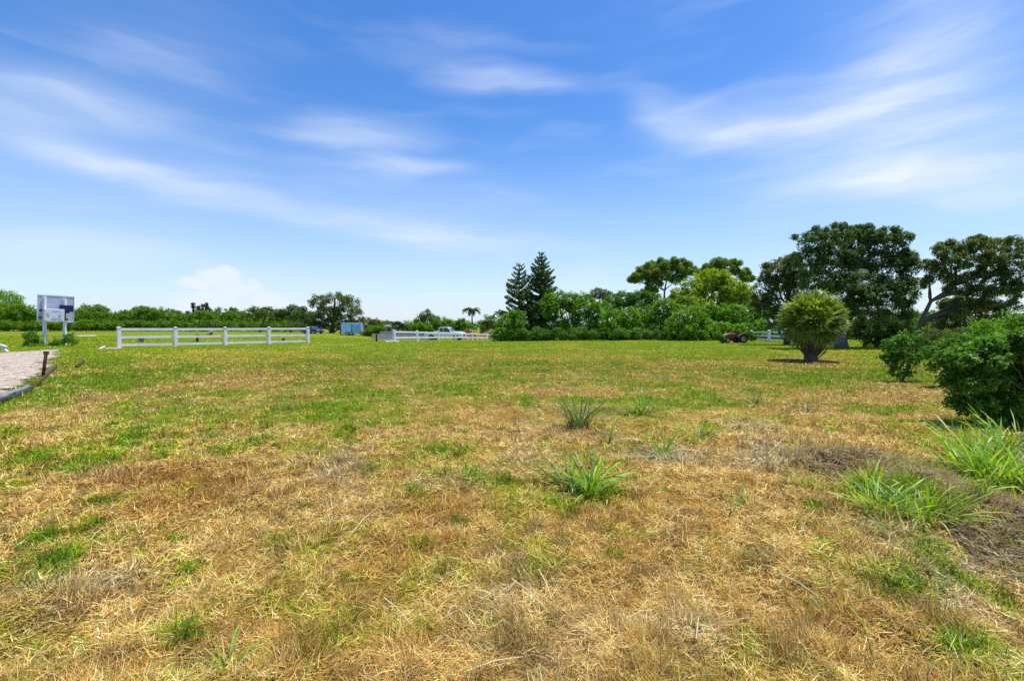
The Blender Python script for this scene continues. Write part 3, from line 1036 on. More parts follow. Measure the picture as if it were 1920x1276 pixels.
# ---- right hand hedge
HDG = [
    (958, 56, [(950, 603, 20, 20), (970, 600, 18, 24), (945, 622, 22, 14), (968, 625, 22, 12)], 'hedge', 'rounded light bush at the left end of the right hedge, beside the brush piles'),
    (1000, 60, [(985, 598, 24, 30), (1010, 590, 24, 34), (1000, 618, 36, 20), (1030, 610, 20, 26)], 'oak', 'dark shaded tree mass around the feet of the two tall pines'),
    (1062, 58, [(1048, 562, 20, 20), (1070, 566, 24, 20), (1058, 590, 34, 26), (1062, 618, 36, 20), (1085, 562, 22, 18), (1030, 575, 22, 26)], 'hedge', 'big-leaved bright tree immediately right of the taller pine'),
    (1108, 57, [(1100, 574, 30, 20), (1122, 584, 30, 22), (1105, 604, 36, 24), (1112, 624, 34, 15)], 'hedge', 'bright dense tree in the hedge below the silvery treetop'),
    (1132, 66, [(1122, 552, 24, 13), (1142, 556, 18, 13), (1106, 560, 12, 10)], 'grey', 'silvery green treetop poking above the hedge'),
    (1182, 62, [(1165, 562, 26, 18), (1195, 562, 26, 18), (1220, 562, 22, 18), (1186, 586, 46, 26), (1150, 572, 26, 20), (1210, 560, 26, 18)], 'hedged', 'darker green flat-topped tree in the hedge left of the umbrella pine'),
    (1165, 53, [(1150, 600, 28, 20), (1178, 596, 26, 22), (1164, 622, 38, 15)], 'hedge', 'bright green bush in front of the flat-topped tree'),
    (1235, 56, [(1222, 590, 28, 20), (1245, 578, 26, 22), (1232, 614, 36, 20), (1262, 590, 22, 22)], 'hedge', 'bright bush beneath the bare trunk of the umbrella pine'),
    (1290, 50, [(1270, 604, 24, 22), (1298, 596, 28, 22), (1322, 612, 22, 18), (1290, 620, 44, 20)], 'hedge', 'domed green bush standing forward at the middle of the right hedge'),
    (1335, 60, [(1318, 584, 30, 18), (1352, 588, 32, 18), (1335, 600, 46, 24)], 'hedge', 'blue-green tree under the yellow-green crown'),
    (1400, 58, [(1380, 592, 30, 22), (1412, 588, 26, 24), (1432, 590, 22, 26), (1402, 606, 40, 22)], 'hedge', 'green tree in the hedge left of the spiky palm'),
    (1362, 52, [(1350, 616, 26, 16), (1380, 618, 24, 14), (1410, 620, 26, 14), (1430, 612, 20, 16)], 'hedge', 'low vine-covered bush above the red tractor'),
]
for i, (bx, Y, lob, pal, lab) in enumerate(HDG):
    tree('hedge_tree', lab, 'tree', bx, Y, lob + [(bx - 18, 628, 26, 14), (bx + 18, 628, 26, 14)], pal, leaf=.23, aspect=.7, cov=1.0, trunk=.16, seed=300 + i, clump=.22, low=True, fill=1.2, limbs=False)
LOWW = ['below the big-leaved bright tree', 'below the silvery treetop', 'left of the flat-topped tree', 'below the flat-topped tree', 'below the umbrella pine', 'between the domed bush and the red tractor', 'right foot of the taller norfolk pine', 'directly under the taller norfolk pine', 'under the shorter norfolk pine', 'before the far right fence', 'left of the spiky palm before the fence', 'covering the back end of the red tractor', 'beside the nose of the red tractor']
for i, (x, Y, w, h) in enumerate([(1085, 53, 24, 12), (1125, 52, 22, 11), (1160, 51, 24, 10), (1200, 51, 26, 10), (1240, 51, 22, 9), (1330, 50, 22, 9), (1045, 54, 20, 12), (1010, 55, 22, 12), (975, 55, 20, 12),
                                  (1438, 47, 18, 7), (1475, 46, 18, 6), (1403, 40.5, 12, 8), (1346, 40.5, 9, 7)]):
    tree('low_bush', 'low trailing bush at the right hedge foot, ' + LOWW[i], 'bush', x, Y, [(x, 636 - h, w, h), (x + w * .7, 638 - h * .7, w * .6, h * .7)], 'hedged', leaf=.2, trunk=.02, low=True, fill=1.2,
         seed=330 + i, group='low bushes along the foot of the right hedge', limbs=False)
tree('yellow_crowned_tree', 'broad yellow-green crowned tree rising above the right hedge', 'tree', 1335, 68,
     [(1335, 526, 34, 16), (1300, 540, 28, 20), (1368, 536, 32, 18), (1395, 545, 24, 18), (1275, 555, 22, 20), (1335, 550, 44, 20), (1405, 562, 20, 16), (1300, 572, 40, 20), (1370, 572, 40, 20), (1335, 515, 40, 12)], 'yellow', leaf=.27, aspect=.7, cov=1.3, trunk=.3, fill=1.5, low=True,
     seed=350, clump=.24)
# umbrella pines
tree('umbrella_pine', 'tall umbrella-shaped pine with visible trunk, left of the yellow-green tree', 'pine tree', 1246, 84,
     [(1215, 506, 20, 13), (1238, 500, 22, 12), (1262, 500, 22, 12), (1285, 506, 20, 12), (1235, 518, 26, 12), (1205, 520, 20, 11), (1195, 518, 12, 7), (1210, 524, 16, 8), (1235, 513, 18, 10), (1262, 512, 18, 10), (1287, 516, 14, 9),
      (1185, 527, 9, 5), (1228, 532, 12, 6), (1270, 527, 14, 8), (1220, 545, 9, 5), (1298, 510, 9, 7)], 'pine', leaf=.34, aspect=.42, cov=.9, fill=.75, sprigs=90, trunk=.24, seed=360, clump=.2, gap=.2,
     trunk_pts=[(1246, 638, 0), (1245, 575, 0), (1246, 545, 0), (1250, 525, .2), (1252, 505, .3)])
tree('umbrella_pine', 'tall domed pine crown showing behind the yellow-green tree', 'pine tree', 1356, 86,
     [(1330, 504, 16, 9), (1350, 497, 18, 9), (1370, 500, 16, 9), (1388, 512, 14, 9), (1355, 512, 22, 11), (1320, 514, 10, 7), (1398, 524, 10, 9)], 'pine', leaf=.34, aspect=.42, cov=.9, fill=.9, sprigs=60, trunk=.24,
     seed=361, clump=.24, gap=.1)

# ---- big dark oak on the right, its neighbours and the leaning tree
tree('oak_tree', 'largest dark oak on the right, behind the spiky palm, with a grey trunk', 'oak tree', 1578, 31,
     [(1530, 455, 34, 26), (1565, 450, 34, 24), (1610, 445, 30, 20), (1632, 450, 24, 22), (1665, 462, 32, 30), (1692, 448, 20, 16), (1518, 490, 36, 28), (1560, 490, 46, 34), (1610, 490, 44, 36),
      (1660, 500, 44, 34), (1700, 500, 26, 30), (1540, 530, 44, 30), (1600, 540, 50, 36), (1655, 548, 46, 36), (1700, 545, 30, 34), (1620, 585, 46, 30), (1670, 590, 42, 34), (1585, 575, 30, 20)],
     'oak', leaf=.155, aspect=.5, cov=.8, trunk=.34, seed=400, clump=.22, gap=.05, fill=1.15, sprigs=80, bark=M_BARK_G, trunk_pts=[(1578, 656, 0), (1576, 625, 0), (1582, 590, 0), (1598, 550, .3), (1606, 505, .3)])
tree('oak_tree', 'olive green oak overlapping the left flank of the largest oak', 'oak tree', 1476, 37,
     [(1470, 500, 26, 18), (1445, 512, 24, 22), (1490, 510, 26, 26), (1435, 540, 22, 26), (1468, 540, 32, 30), (1500, 550, 30, 34), (1450, 575, 26, 24), (1485, 590, 28, 24), (1452, 605, 26, 26), (1490, 615, 26, 22), (1425, 575, 18, 22)],
     'oakfar', leaf=.17, aspect=.5, cov=.8, trunk=.2, seed=401, clump=.25, gap=.05, fill=1.3, sprigs=40)
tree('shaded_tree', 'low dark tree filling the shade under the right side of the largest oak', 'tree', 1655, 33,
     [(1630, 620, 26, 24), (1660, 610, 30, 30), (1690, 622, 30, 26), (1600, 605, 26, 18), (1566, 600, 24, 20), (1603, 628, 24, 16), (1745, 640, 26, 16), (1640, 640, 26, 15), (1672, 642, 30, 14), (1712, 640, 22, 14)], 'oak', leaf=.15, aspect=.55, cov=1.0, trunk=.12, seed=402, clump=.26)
tree('sunlit_bush', 'bright yellow-green bush seen between the largest oak and the leaning tree', 'tree', 1712, 38, [(1700, 560, 20, 24), (1712, 600, 24, 20), (1722, 612, 26, 20), (1745, 600, 22, 20), (1760, 620, 26, 16)], 'hedge', leaf=.17, cov=.9, trunk=.1, seed=403)
tree('leaning_tree', 'feathery dark tree leaning right at the right edge, with bare forked limbs', 'tree', 1716, 28,
     [(1772, 468, 24, 15), (1800, 462, 26, 15), (1835, 460, 26, 14), (1870, 458, 26, 12), (1905, 455, 24, 12), (1765, 492, 20, 14), (1795, 490, 28, 17), (1832, 490, 30, 17), (1870, 486, 30, 17), (1908, 484, 28, 16),
      (1758, 515, 14, 12), (1790, 520, 24, 15), (1825, 520, 30, 16), (1865, 515, 30, 17), (1905, 514, 28, 17), (1840, 546, 28, 14), (1875, 545, 28, 15), (1908, 545, 24, 15), (1862, 570, 26, 13), (1897, 572, 22, 13),
      (1882, 592, 20, 10), (1738, 500, 12, 9), (1742, 528, 12, 9), (1850, 592, 16, 9), (1815, 545, 20, 14), (1785, 545, 18, 12), (1810, 570, 24, 14), (1785, 590, 20, 14), (1835, 575, 22, 14)],
     'oakfar', leaf=.14, aspect=.42, cov=.85, trunk=.15, seed=404, clump=.26, gap=.1, flat=.85, fill=.8, sprigs=80, low=True, bark=M_BARK, trunk_pts=[(1716, 640, 0), (1728, 600, 0), (1745, 565, .2), (1790, 535, .3), (1850, 500, .4)])
tree('leaning_tree', 'second thick limb-like trunk with olive leaves under the leaning tree', 'tree', 1752, 30,
     [(1780, 590, 24, 16), (1810, 600, 26, 16), (1760, 615, 24, 16), (1795, 622, 28, 16), (1830, 618, 24, 14), (1845, 604, 20, 12), (1795, 566, 24, 14), (1825, 574, 26, 14), (1775, 575, 16, 16), (1852, 584, 20, 11)], 'oakfar', leaf=.15, aspect=.5, cov=.9, trunk=.22, seed=405, clump=.32,
     trunk_pts=[(1752, 640, 0), (1768, 600, 0), (1785, 575, 0), (1810, 545, .3)], bark=M_BARK)
for i, (x, top, lab) in enumerate([(1490, 600, 'dark tree filling the gap behind the spiky palm'), (1560, 598, 'dark tree directly behind the trunk of the largest oak'), (1630, 600, 'dark tree behind the shaded tree right of the largest oak trunk'), (1700, 596, 'green tree far behind the fork of the leaning tree'), (1775, 604, 'green tree behind the second leaning trunk'), (1850, 610, 'green tree far behind under the leaning crown'), (1925, 606, 'green tree far behind at the right photo edge')]):
    tree('background_tree', lab, 'tree', x, 56, [(x - 20, (top + 640) / 2, 34, (640 - top) / 2), (x + 22, (top + 645) / 2, 34, (635 - top) / 2)], 'hedged', leaf=.24, aspect=.7, trunk=.15, seed=420 + i, low=True, fill=1.2, limbs=False)
tree('shaded_shrub', 'olive shrub filling the foot of the leaning tree', 'shrub', 1770, 24, [(1745, 630, 24, 18), (1775, 636, 26, 18), (1808, 630, 28, 20), (1835, 640, 24, 14), (1765, 655, 26, 10)], 'oakfar', leaf=.12, aspect=.5, cov=1.0, fill=1.0, trunk=.05, seed=407, low=True)
tree('background_bush', 'green bush low behind the second leaning trunk at the right edge', 'bush', 1850, 24, [(1850, 630, 40, 18), (1890, 622, 30, 22), (1800, 640, 34, 14), (1930, 620, 30, 26)], 'hedge', leaf=.12, cov=.9, trunk=.08, seed=406)

# ---- bushes close by on the right
tree('young_shrub', 'rounded glossy shrub right of the spiky palm, standing alone in a dirt ring', 'shrub', 1690, 12.6,
     [(1682, 650, 28, 24), (1705, 640, 26, 20), (1668, 672, 20, 20), (1696, 678, 30, 24), (1722, 668, 20, 20), (1685, 698, 24, 11)], 'bush', leaf=.085, aspect=.55, cov=.75, trunk=.03, seed=410, clump=.34)
tree('young_shrub', 'low sprawling shrub between the round shrub and the big near bush', 'shrub', 1758, 11.4,
     [(1745, 664, 22, 16), (1770, 652, 26, 18), (1748, 690, 18, 14), (1795, 645, 28, 20), (1785, 675, 26, 18)], 'bush', leaf=.085, aspect=.5, cov=.7, trunk=.02, seed=411, clump=.36)
tree('tall_shrub', 'pale green tall shrub behind the big near bush at the right edge', 'shrub', 1870, 11.5,
     [(1850, 625, 40, 26), (1895, 610, 34, 28), (1930, 612, 34, 30), (1815, 645, 30, 20), (1880, 650, 60, 24)], 'hedge', leaf=.085, aspect=.5, cov=.6, trunk=.04, seed=412, clump=.3)
near_bush = tree('big_bush', 'big dark glossy-leaved bush nearest the camera at the right edge', 'bush', 1880, 6.9,
     [(1820, 680, 42, 34), (1870, 660, 48, 34), (1925, 665, 44, 40), (1810, 725, 34, 30), (1860, 725, 52, 42), (1920, 730, 50, 50), (1885, 775, 48, 30), (1970, 720, 50, 60), (1960, 640, 40, 30), (1815, 765, 28, 22), (1800, 700, 26, 26), (1905, 800, 46, 30)],
     'bush', leaf=.070, aspect=.46, cov=.8, trunk=.035, seed=413, clump=.27, fill=.4, sprigs=90)

# single big leaves of the near bush
def leaf_mesh(name, colr):
    mb = MB()
    pr = [(0, 0), (.25, .17), (.55, .22), (.85, .12), (1, 0)]
    mb.v = [(x, 0, -.02 - .12 * x * x) for x, _ in pr] + [(x, w, .05 - .12 * x * x) for x, w in pr[1:-1]] + [(x, -w, .05 - .12 * x * x) for x, w in pr[1:-1]]
    mb.f = [(0, 1, 5), (1, 2, 6, 5), (2, 3, 7, 6), (3, 4, 7), (0, 8, 1), (1, 8, 9, 2), (2, 9, 10, 3), (3, 10, 4)]
    me = bpy.data.meshes.new(name); me.from_pydata(mb.v, [], mb.f)
    ca = me.color_attributes.new('Col', 'FLOAT_COLOR', 'POINT')
    ca.data.foreach_set('color', np.tile(np.array(colr + (1,), np.float32), len(mb.v)))
    me.materials.append(M_TUFT)
    for p in me.polygons: p.use_smooth = True
    return me


LM = [leaf_mesh('leaf', c) for c in ((.035, .10, .015), (.06, .16, .02), (.11, .24, .035))]
cr_ob = [c for c in near_bush.children if c.name.startswith('crown')][0]
cv = np.zeros(len(cr_ob.data.vertices) * 3, np.float32); cr_ob.data.vertices.foreach_get('co', cv); cv = cv.reshape(-1, 3)
b0 = near_bush.location
score = -(cv[:, 1] + b0.y) + .25 * (cv[:, 2]) - .15 * np.abs((cv[:, 0] + b0.x) / (cv[:, 1] + b0.y) - .98)
order = np.argsort(-score + rng.random(len(score)) * .25)[:4000]
pick = rng.choice(order, 300, replace=False)
for i in pick:
    o = link('leaf', LM[int(rng.integers(3))], near_bush, tuple(cv[i]))
    o.rotation_euler = (float(rng.normal(0, .5)), float(rng.uniform(-.2, .9)), float(rng.uniform(0, 6.28)))
    s = float(rng.uniform(.07, .115)); o.scale = (s, s, s)


# ------------------------------------------------------------------ norfolk pines
def pine_branch(seed, colr):
    r = np.random.default_rng(seed)
    n = 230
    t = r.random(n) ** .9
    x = t; z = .10 * t + .28 * t * t - .03
    rad = .115 * (1 - .4 * t) * (0.4 + .6 * np.minimum(t * 5, 1))
    a = r.uniform(0, 2 * math.pi, n)
    pos = np.stack([x, rad * np.cos(a) * 1.2, z + rad * np.sin(a) * .9], 1)
    nn = unit(np.stack([r.normal(0, .4, n), np.cos(a), np.sin(a)], 1) + r.normal(0, .5, (n, 3)))
    c = np.array(colr) * r.lognormal(0, .3, n)[:, None]
    V, fs, C = leaves(pos, nn, r.uniform(.09, .15, n), .45, c, r)
    return np_mesh('branch', V, fs, C, M_LEAF)


BR = [pine_branch(k, c) for k, c in enumerate([(.09, .155, .04), (.125, .19, .05), (.08, .135, .035)])]


def norfolk(label, px, Y, top, bot, wbase, lean, n, step, seed):
    r = np.random.default_rng(seed)
    b = P(px, HOR, Y); b.z = Hf(b.x, b.y)
    tp = P(px + lean, top, Y)
    root = thing('norfolk_pine', label, 'pine tree', tuple(b), 0, 'tall norfolk pines')
    d = tp - b
    MB().tube([(0, 0, 0), tuple(d * .5), tuple(d)], [.22, .13, .025], 8).build('trunk', M_BARK, root, smooth=True)
    k = Y / F
    z0 = P(px, bot, Y).z - b.z
    z = z0
    while z < d.z - .15:
        t = (z - z0) / (d.z - z0)
        Lb = wbase * k * (1 - t ** 1.7) * .95 + .42
        ph = r.uniform(0, 6.28)
        for j in range(n):
            o = link('branch', BR[int(r.integers(3))], root, tuple(d * (z / d.z)))
            o.rotation_euler = (float(r.normal(0, .15)), float(r.normal(.06 - .28 * t, .16)), ph + j * 2 * math.pi / n + float(r.normal(0, .12)))
            s = Lb * float(r.uniform(.8, 1.1))
            o.scale = (s, min(s, 1.9) * 1.0, min(s, 2.0))
        z += step * (1.0 - .35 * t)


norfolk('taller and denser of the two norfolk pines above the right hedge', 1015, 61, 472, 600, 34, 0, 8, .62, 1)
norfolk('shorter sparser norfolk pine left of the taller one, gaps between its branches', 972, 60, 492, 600, 31, 2, 6, .72, 2)


# ------------------------------------------------------------------ palms
def fan_frond(seed, colr, tipc):
    """petiole along +x then a fan of drooping leaflets"""
    r = np.random.default_rng(seed)
    n = 26
    th = np.linspace(-1.9, 1.9, n) + r.normal(0, .03, n)
    base = np.tile(np.array([.52, 0, .0]), (n, 1)) + r.normal(0, .008, (n, 3))
    ln = .50 * (1 - .22 * np.abs(th) / 1.9) * r.uniform(.85, 1.1, n)
    c = lerp(np.tile(np.array(colr), (n, 1)), np.tile(np.array(tipc), (n, 1)), r.random(n) * .7)
    e0 = .30 + .15 * np.cos(th * 2) + r.normal(0, .08, n)
    e1 = -.25 - .55 * r.random(n)
    V, fs, C = ribbons(base, th, ln, np.full(n, .046), e0, e1, 4, c, 1.25, r.normal(0, .35, n))
    base2 = np.array([[0, 0, 0.]]); 
    V2, fs2, C2 = ribbons(base2, np.array([0.]), np.array([.56]), np.array([.035]), np.array([.06]), np.array([-.04]), 3, np.array([colr]) * 1.3, 1, np.array([0.]))
    V3, fs3, C3 = merge([(V, fs, C), (V2, fs2, C2)])
    return np_mesh('frond', V3, fs3, C3, M_TUFT)


FG = [fan_frond(k, c, c2) for k, (c, c2) in enumerate([((.13, .21, .030), (.30, .38, .055)), ((.17, .24, .032), (.38, .43, .06)), ((.10, .17, .027), (.24, .31, .05))])]
FBR = [fan_frond(9, (.28, .20, .09), (.40, .30, .13)), fan_frond(10, (.30, .26, .07), (.42, .36, .10))]
pb = G(1520, 676); Yp = pb.y
pb.z = Hf(pb.x, pb.y)
palm = thing('cabbage_palm', 'round bushy spiky cabbage palm standing alone in the field', 'palm tree', tuple(pb))
kk = Yp / F
M_BOOT = simple('palm_boot', (.15, .11, .075), .9, 0, .4, 12, .5)
MB().tube([(0, 0, -.1), (0, 0, .25), (.02, 0, .8), (.04, 0, 1.35), (.05, 0, 1.65)], [.27, .25, .25, .22, .12], 14).build('trunk', M_BOOT, palm, smooth=True)
bm_ = MB(); bm_.bar((0, 0, 0), (.48, 0, 0), .06, .022)
boot = bm_.mesh('leaf_stub', M_BOOT)
rp = np.random.default_rng(55)
for i in range(130):
    a = float(rp.uniform(0, 6.28)); z = float(rp.uniform(.02, 1.0))
    rr_ = .20 + .03 * min(z, 1)
    o = link('leaf_stub', boot, palm, (rr_ * math.cos(a), rr_ * math.sin(a), z))
    o.rotation_euler = (0, -float(rp.uniform(.75, 1.3)), a + float(rp.normal(0, .15)))
    s = float(rp.uniform(.7, 1.5)); o.scale = (s, 1, 1)
for i in range(128):
    g_ = (i + .5) / 128
    eld = math.asin(1 - g_ * 1.86)
    a = i * 2.39996 + float(rp.normal(0, .15))
    dead = eld < -.28 and rp.random() < .2
    o = link('frond', (FBR if dead else FG)[int(rp.integers(2 if dead else 3))], palm, (.05 + .12 * math.cos(a), .12 * math.sin(a), 1.58 + .12 * math.sin(eld)))
    o.rotation_euler = (float(rp.normal(0, .35)), -eld + float(rp.normal(0, .06)), a)
    s = (1.34 if eld > -.3 else 1.22) * float(rp.uniform(.9, 1.06)); o.scale = (s, s, s)
    if dead: o['label'] = 'brown dead frond'


def feather_frond(seed, colr, droop):
    r = np.random.default_rng(seed)
    K = 26
    t = np.linspace(.12, 1, K)
    ang = .9 - droop * t
    dx = np.cumsum(np.cos(ang)) / K; dz = np.cumsum(np.sin(ang)) / K
    base = np.stack([dx, 0 * dx, dz], 1)
    ps = []
    for sgn in (-1, 1):
        ln = .30 * np.sin(np.pi * np.clip(t * .9 + .06, 0, 1)) + .05
        ps.append(ribbons(base, sgn * (1.1 - .5 * t) + 0 * t, ln, np.full(K, .045), np.full(K, .2), np.full(K, -1.1), 2, np.tile(np.array(colr), (K, 1)) * r.lognormal(0, .2, K)[:, None], 1.1))
    sp = np.concatenate([[[0, 0, 0]], base])
    V = np.concatenate([sp + np.array([0, .012, 0]), sp - np.array([0, .012, 0])]); m = len(sp)
    q = np.array([[i, i + 1, m + i + 1, m + i] for i in range(m - 1)])
    ps.append((V, [q], np.tile(np.array(colr) * 1.2, (len(V), 1))))
    return np_mesh('frond', *merge(ps), M_LEAF)


FF = [feather_frond(k, (.05, .09, .02), 1.9 + .3 * k) for k in range(3)]


def feather_palm(label, px, Y, top, size, n, seed, trunk_r=.14, basez=None, sag=0.0, name='feather_palm'):
    r = np.random.default_rng(seed)
    b = P(px, HOR, Y); b.z = Hf(b.x, b.y)
    crown = P(px, top, Y)
    root = thing(name, label, 'palm tree', tuple(b), 0)
    hgt = crown.z - b.z
    MB().tube([(0, 0, -.1), (.03, 0, hgt * .5), (0, 0, hgt)], [trunk_r * 1.2, trunk_r, trunk_r * .8], 9).build('trunk', M_BARK_G, root, smooth=True)
    for i in range(n):
        o = link('frond', FF[i % 3], root, (0, 0, hgt))
        o.rotation_euler = (float(r.normal(0, .2)), float(r.uniform(-.35, .35)) + sag * (i % 2), i * 2 * math.pi / n * 1.618 + float(r.normal(0, .1)))
        s = size * float(r.uniform(.85, 1.1)); o.scale = (s, s, s)
    return root


feather_palm('tall thin palm with drooping fronds, alone against the sky above the pickup', 885, 104, 581, 2.4, 16, 5, .16, name='queen_palm')
feather_palm('short palm left of its twin, in front of the low house', 739, 92, 606, 2.0, 16, 6, .3)
feather_palm('short palm with hanging pale skirt, right of its twin by the low house', 757, 92, 608, 1.9, 18, 7, .32, sag=.5)
feather_palm('dark palm just left of the right hedge', 941, 72, 588, 1.7, 12, 8, .14)
feather_palm('dark broad-leaved banana-like plant behind the long white fence', 395, 78, 603, 1.6, 11, 12, .2, sag=.4, name='banana_plant')

# ------------------------------------------------------------------ fences
def fence(label, posts, rails_z, ph, pw, rail_h, group, exts=(0, 0)):
    """posts: list of (x,y,height); rails between consecutive posts"""
    p0 = Vector((posts[0][0], posts[0][1], Hf(posts[0][0], posts[0][1])))
    root = thing('rail_fence', label, 'fence', tuple(p0), 0, group)
    W = [Vector((x, y, Hf(x, y))) for x, y, h in posts]
    for i, w in enumerate(W):
        h = posts[i][2]
        q = w - p0
        d = (W[min(i + 1, len(W) - 1)] - W[max(i - 1, 0)]); a = math.atan2(d.y, d.x)
        R = Matrix.Rotation(a, 3, 'Z')
        MB().box((q.x, q.y, q.z + h / 2 - .05), (pw, pw, h + .1), R).build('post', M_VINYL, root, bevel=.008)
        m = MB(); m.box((q.x, q.y, q.z + h + .012), (pw * 1.22, pw * 1.22, .03), R)
        m.tube([(q.x, q.y, q.z + h + .027), (q.x, q.y, q.z + h + .065)], [pw * .78, .01], 4)
        m.build('post_cap', M_VINYL, root)
    for i in range(len(W) - 1):
        a, b = W[i] - p0, W[i + 1] - p0
        d = (b - a); d.z = 0; d.normalize()
        for rz in rails_z:
            f0, f1 = posts[i][2] / ph, posts[i + 1][2] / ph
            A_ = a + d * pw * .5 + Vector((0, 0, rz * f0)); B_ = b - d * pw * .5 + Vector((0, 0, rz * f1))
            MB().bar(A_, B_, .045, rail_h).build('rail', M_VINYL, root, bevel=.006)
    return root


LF = []
for i in range(5):
    x, y = -26.03 + 2.175 * i, 31.8 + 2.25 * i
    LF.append((x, y, 1.33))
f1 = fence('long three-rail white fence standing alone at the left of the field', LF, (.17, .69, 1.22), 1.33, .20, .16, None)
F2 = []
for px, Y, h in [(738.7, 52, 1.27), (781.9, 58, 1.26), (821.5, 64.5, 1.22), (853.7, 72, 1.2), (885, 80, 1.16), (912.7, 89, 1.1), (939.6, 98, 1.12)]:
    p = P(px, HOR, Y); F2.append((p.x, p.y, h))
p = P(724, HOR, 50.5)
f2 = fence('receding white fence in front of the pickup, middle of the photo', F2, (.46, 1.1), 1.27, .24, .17, None)
F3 = []
for px, Y, h in [(1409, 49, 1.0), (1442, 45, 1.05), (1478, 41, 1.05), (1520, 37, 1.05), (1559, 33.5, 1.1)]:
    p = P(px, HOR, Y); F3.append((p.x, p.y, h))
f3 = fence('white fence partly hidden behind the spiky palm, near the hedge', F3, (.2, .55, .93), 1.05, .2, .13, None)

# fallen rail beside the second fence
p = G(722, 641); q = G(748, 640.5)
rl = thing('fallen_rail', 'white rail lying on the grass at the near end of the receding fence', 'rail', tuple(p))
MB().bar((0, 0, .09), tuple(q - p + Vector((0, 0, .10))), .06, .13).build('board', M_VINYL, rl, bevel=.006)

# ------------------------------------------------------------------ sign seen from behind
Ya, Yb = 35.0, 36.6
TL, TR = P(72, 553, Ya), P(138.5, 557, Yb)
BL, BRR = P(70.5, 601, Ya), P(135, 605, Yb)
xax = (TR - TL).normalized(); zax = (TL - BL).normalized(); yax = zax.cross(xax).normalized(); zax = xax.cross(yax).normalized()
if yax.y > 0: front = -yax
else: front = yax
W_, H_ = (TR - TL).length, (TL - BL).length
sb = P(80, HOR, Ya + .2); sb.z = Hf(sb.x, sb.y)
sign = thing('billboard_sign', 'large white roadside sign board seen from behind, on two white posts', 'sign', tuple(sb))


def sp(u, v, w=0.0):
    """point on the sign: u along, v up (0..1), w metres towards the camera"""
    return BL + xax * (u * W_) + zax * (v * H_) + front * w - sb


Rm = Matrix((xax, -front, zax)).transposed()


def plate(name, u0, u1, v0, v1, w, th, mat, bevel=.005, par=None):
    c = sp((u0 + u1) / 2, (v0 + v1) / 2, w)
    return MB().box(c, ((u1 - u0) * W_, th, (v1 - v0) * H_), Rm).build(name, mat, par or sign, bevel=bevel)


M_PANEL = simple('panel_back', (.52, .52, .66), .55, 0, .06, 1.5)
plate('panel', 0, 1, 0, 1, 0, .04, M_PANEL)
M_TRIM = simple('panel_trim', (.74, .73, .80), .5, 0, .05, 3)
plate('frame', 0, 1, 1.005, 1.035, 0, .09, M_TRIM)
plate('frame', 0, 1, -.03, -.005, 0, .09, M_TRIM)
plate('frame', -.025, -.003, -.03, 1.035, 0, .09, M_TRIM)
plate('frame', 1.003, 1.02, -.03, 1.035, 0, .09, M_TRIM)
for u in (.16, .73):
    top = sp(u, .94, .1) if u < .5 else sp(u, .9, .1)
    bt = sp(u, 0, .1)
    ft = Vector((bt.x, bt.y, 0)); ft.z = Hf((bt + sb).x, (bt + sb).y) - sb.z - .05
    MB().bar(ft, top, .17, .17).build('post', M_TRIM, sign, bevel=.01)
M_NAVY = simple('solar_panel', (.012, .022, .10), .25, .1, .2, 4)
s1 = plate('solar_panel', .55, .96, .40, .66, .36, .05, M_NAVY)
plate('panel_bracket', .72, .75, .1, .42, .28, .08, M_DARK)
plate('panel_bracket', .70, .85, .34, .40, .24, .1, M_DARK)
plate('panel_bracket', .68, .82, .06, .12, .24, .1, M_DARK)
plate('hinge', .04, .10, .38, .45, .12, .06, M_DARK)
plate('hinge', .03, .09, .10, .17, .12, .06, M_DARK)
# secondary box with printed face
bx_ = plate('notice_box', .13, .70, .01, .49, .34, .2, simple('notice_white', (.76, .74, .88), .5, 0, .05, 2), .02)
M_OR = simple('orange_print', (.80, .38, .26), .6); M_BL = simple('blue_print', (.42, .46, .80), .6); M_GY = simple('grey_print', (.38, .40, .55), .6)


def blot(u, v, ru, rv, mat, k=10, nm='printed_logo'):
    mb = MB()
    pts = [sp(u + ru * math.cos(2 * math.pi * i / k) * (1 if i % 2 else .72), v + rv * math.sin(2 * math.pi * i / k) * (1 if i % 2 else .72), .4432) for i in range(k)]
    mb.v = [tuple(p) for p in pts]; mb.f = [tuple(range(k))]
    return mb.build(nm, mat, bx_ if False else sign)


blot(.22, .27, .045, .09, M_OR, 10)
blot(.25, .20, .03, .06, M_OR, 8)
blot(.40, .17, .022, .035, M_BL, 8)
blot(.56, .24, .05, .07, M_GY, 3)
blot(.56, .19, .055, .04, M_GY, 8)
plate('printed_line', .34, .52, .405, .42, .443, .004, M_GY, 0)
plate('printed_line', .34, .62, .055, .13, .443, .004, M_BL, 0)
plate('printed_line', .36, .60, .37, .378, .443, .004, M_GY, 0)

# weeds at the sign posts
tree('weed_clump', 'leafy weed clump left of the left sign post', 'weeds', 58, 34.0, [(55, 632, 14, 13), (70, 636, 10, 9), (62, 643, 18, 6)], 'bush', leaf=.13, cov=.7, trunk=.02, seed=500, limbs=False)
tree('weed_clump', 'leafy weed clump right of the right sign post', 'weeds', 132, 35.0, [(130, 634, 12, 12), (116, 641, 14, 7), (140, 642, 8, 7), (96, 646, 18, 4)], 'bush', leaf=.13, cov=.7, trunk=.02, seed=501, limbs=False)

# ------------------------------------------------------------------ left edge odds and ends
def rod(name, label, cat, a, b, rad, mat, n=8, group=None, part='shaft', mid=None):
    a, b = Vector(a), Vector(b)
    root = thing(name, label, cat, tuple(a), 0, group)
    pts = [Vector((0, 0, 0))] + ([m - a for m in mid] if mid else []) + [b - a]
    MB().tube(pts, rad, n).build(part, mat, root, smooth=True)
    return root, a


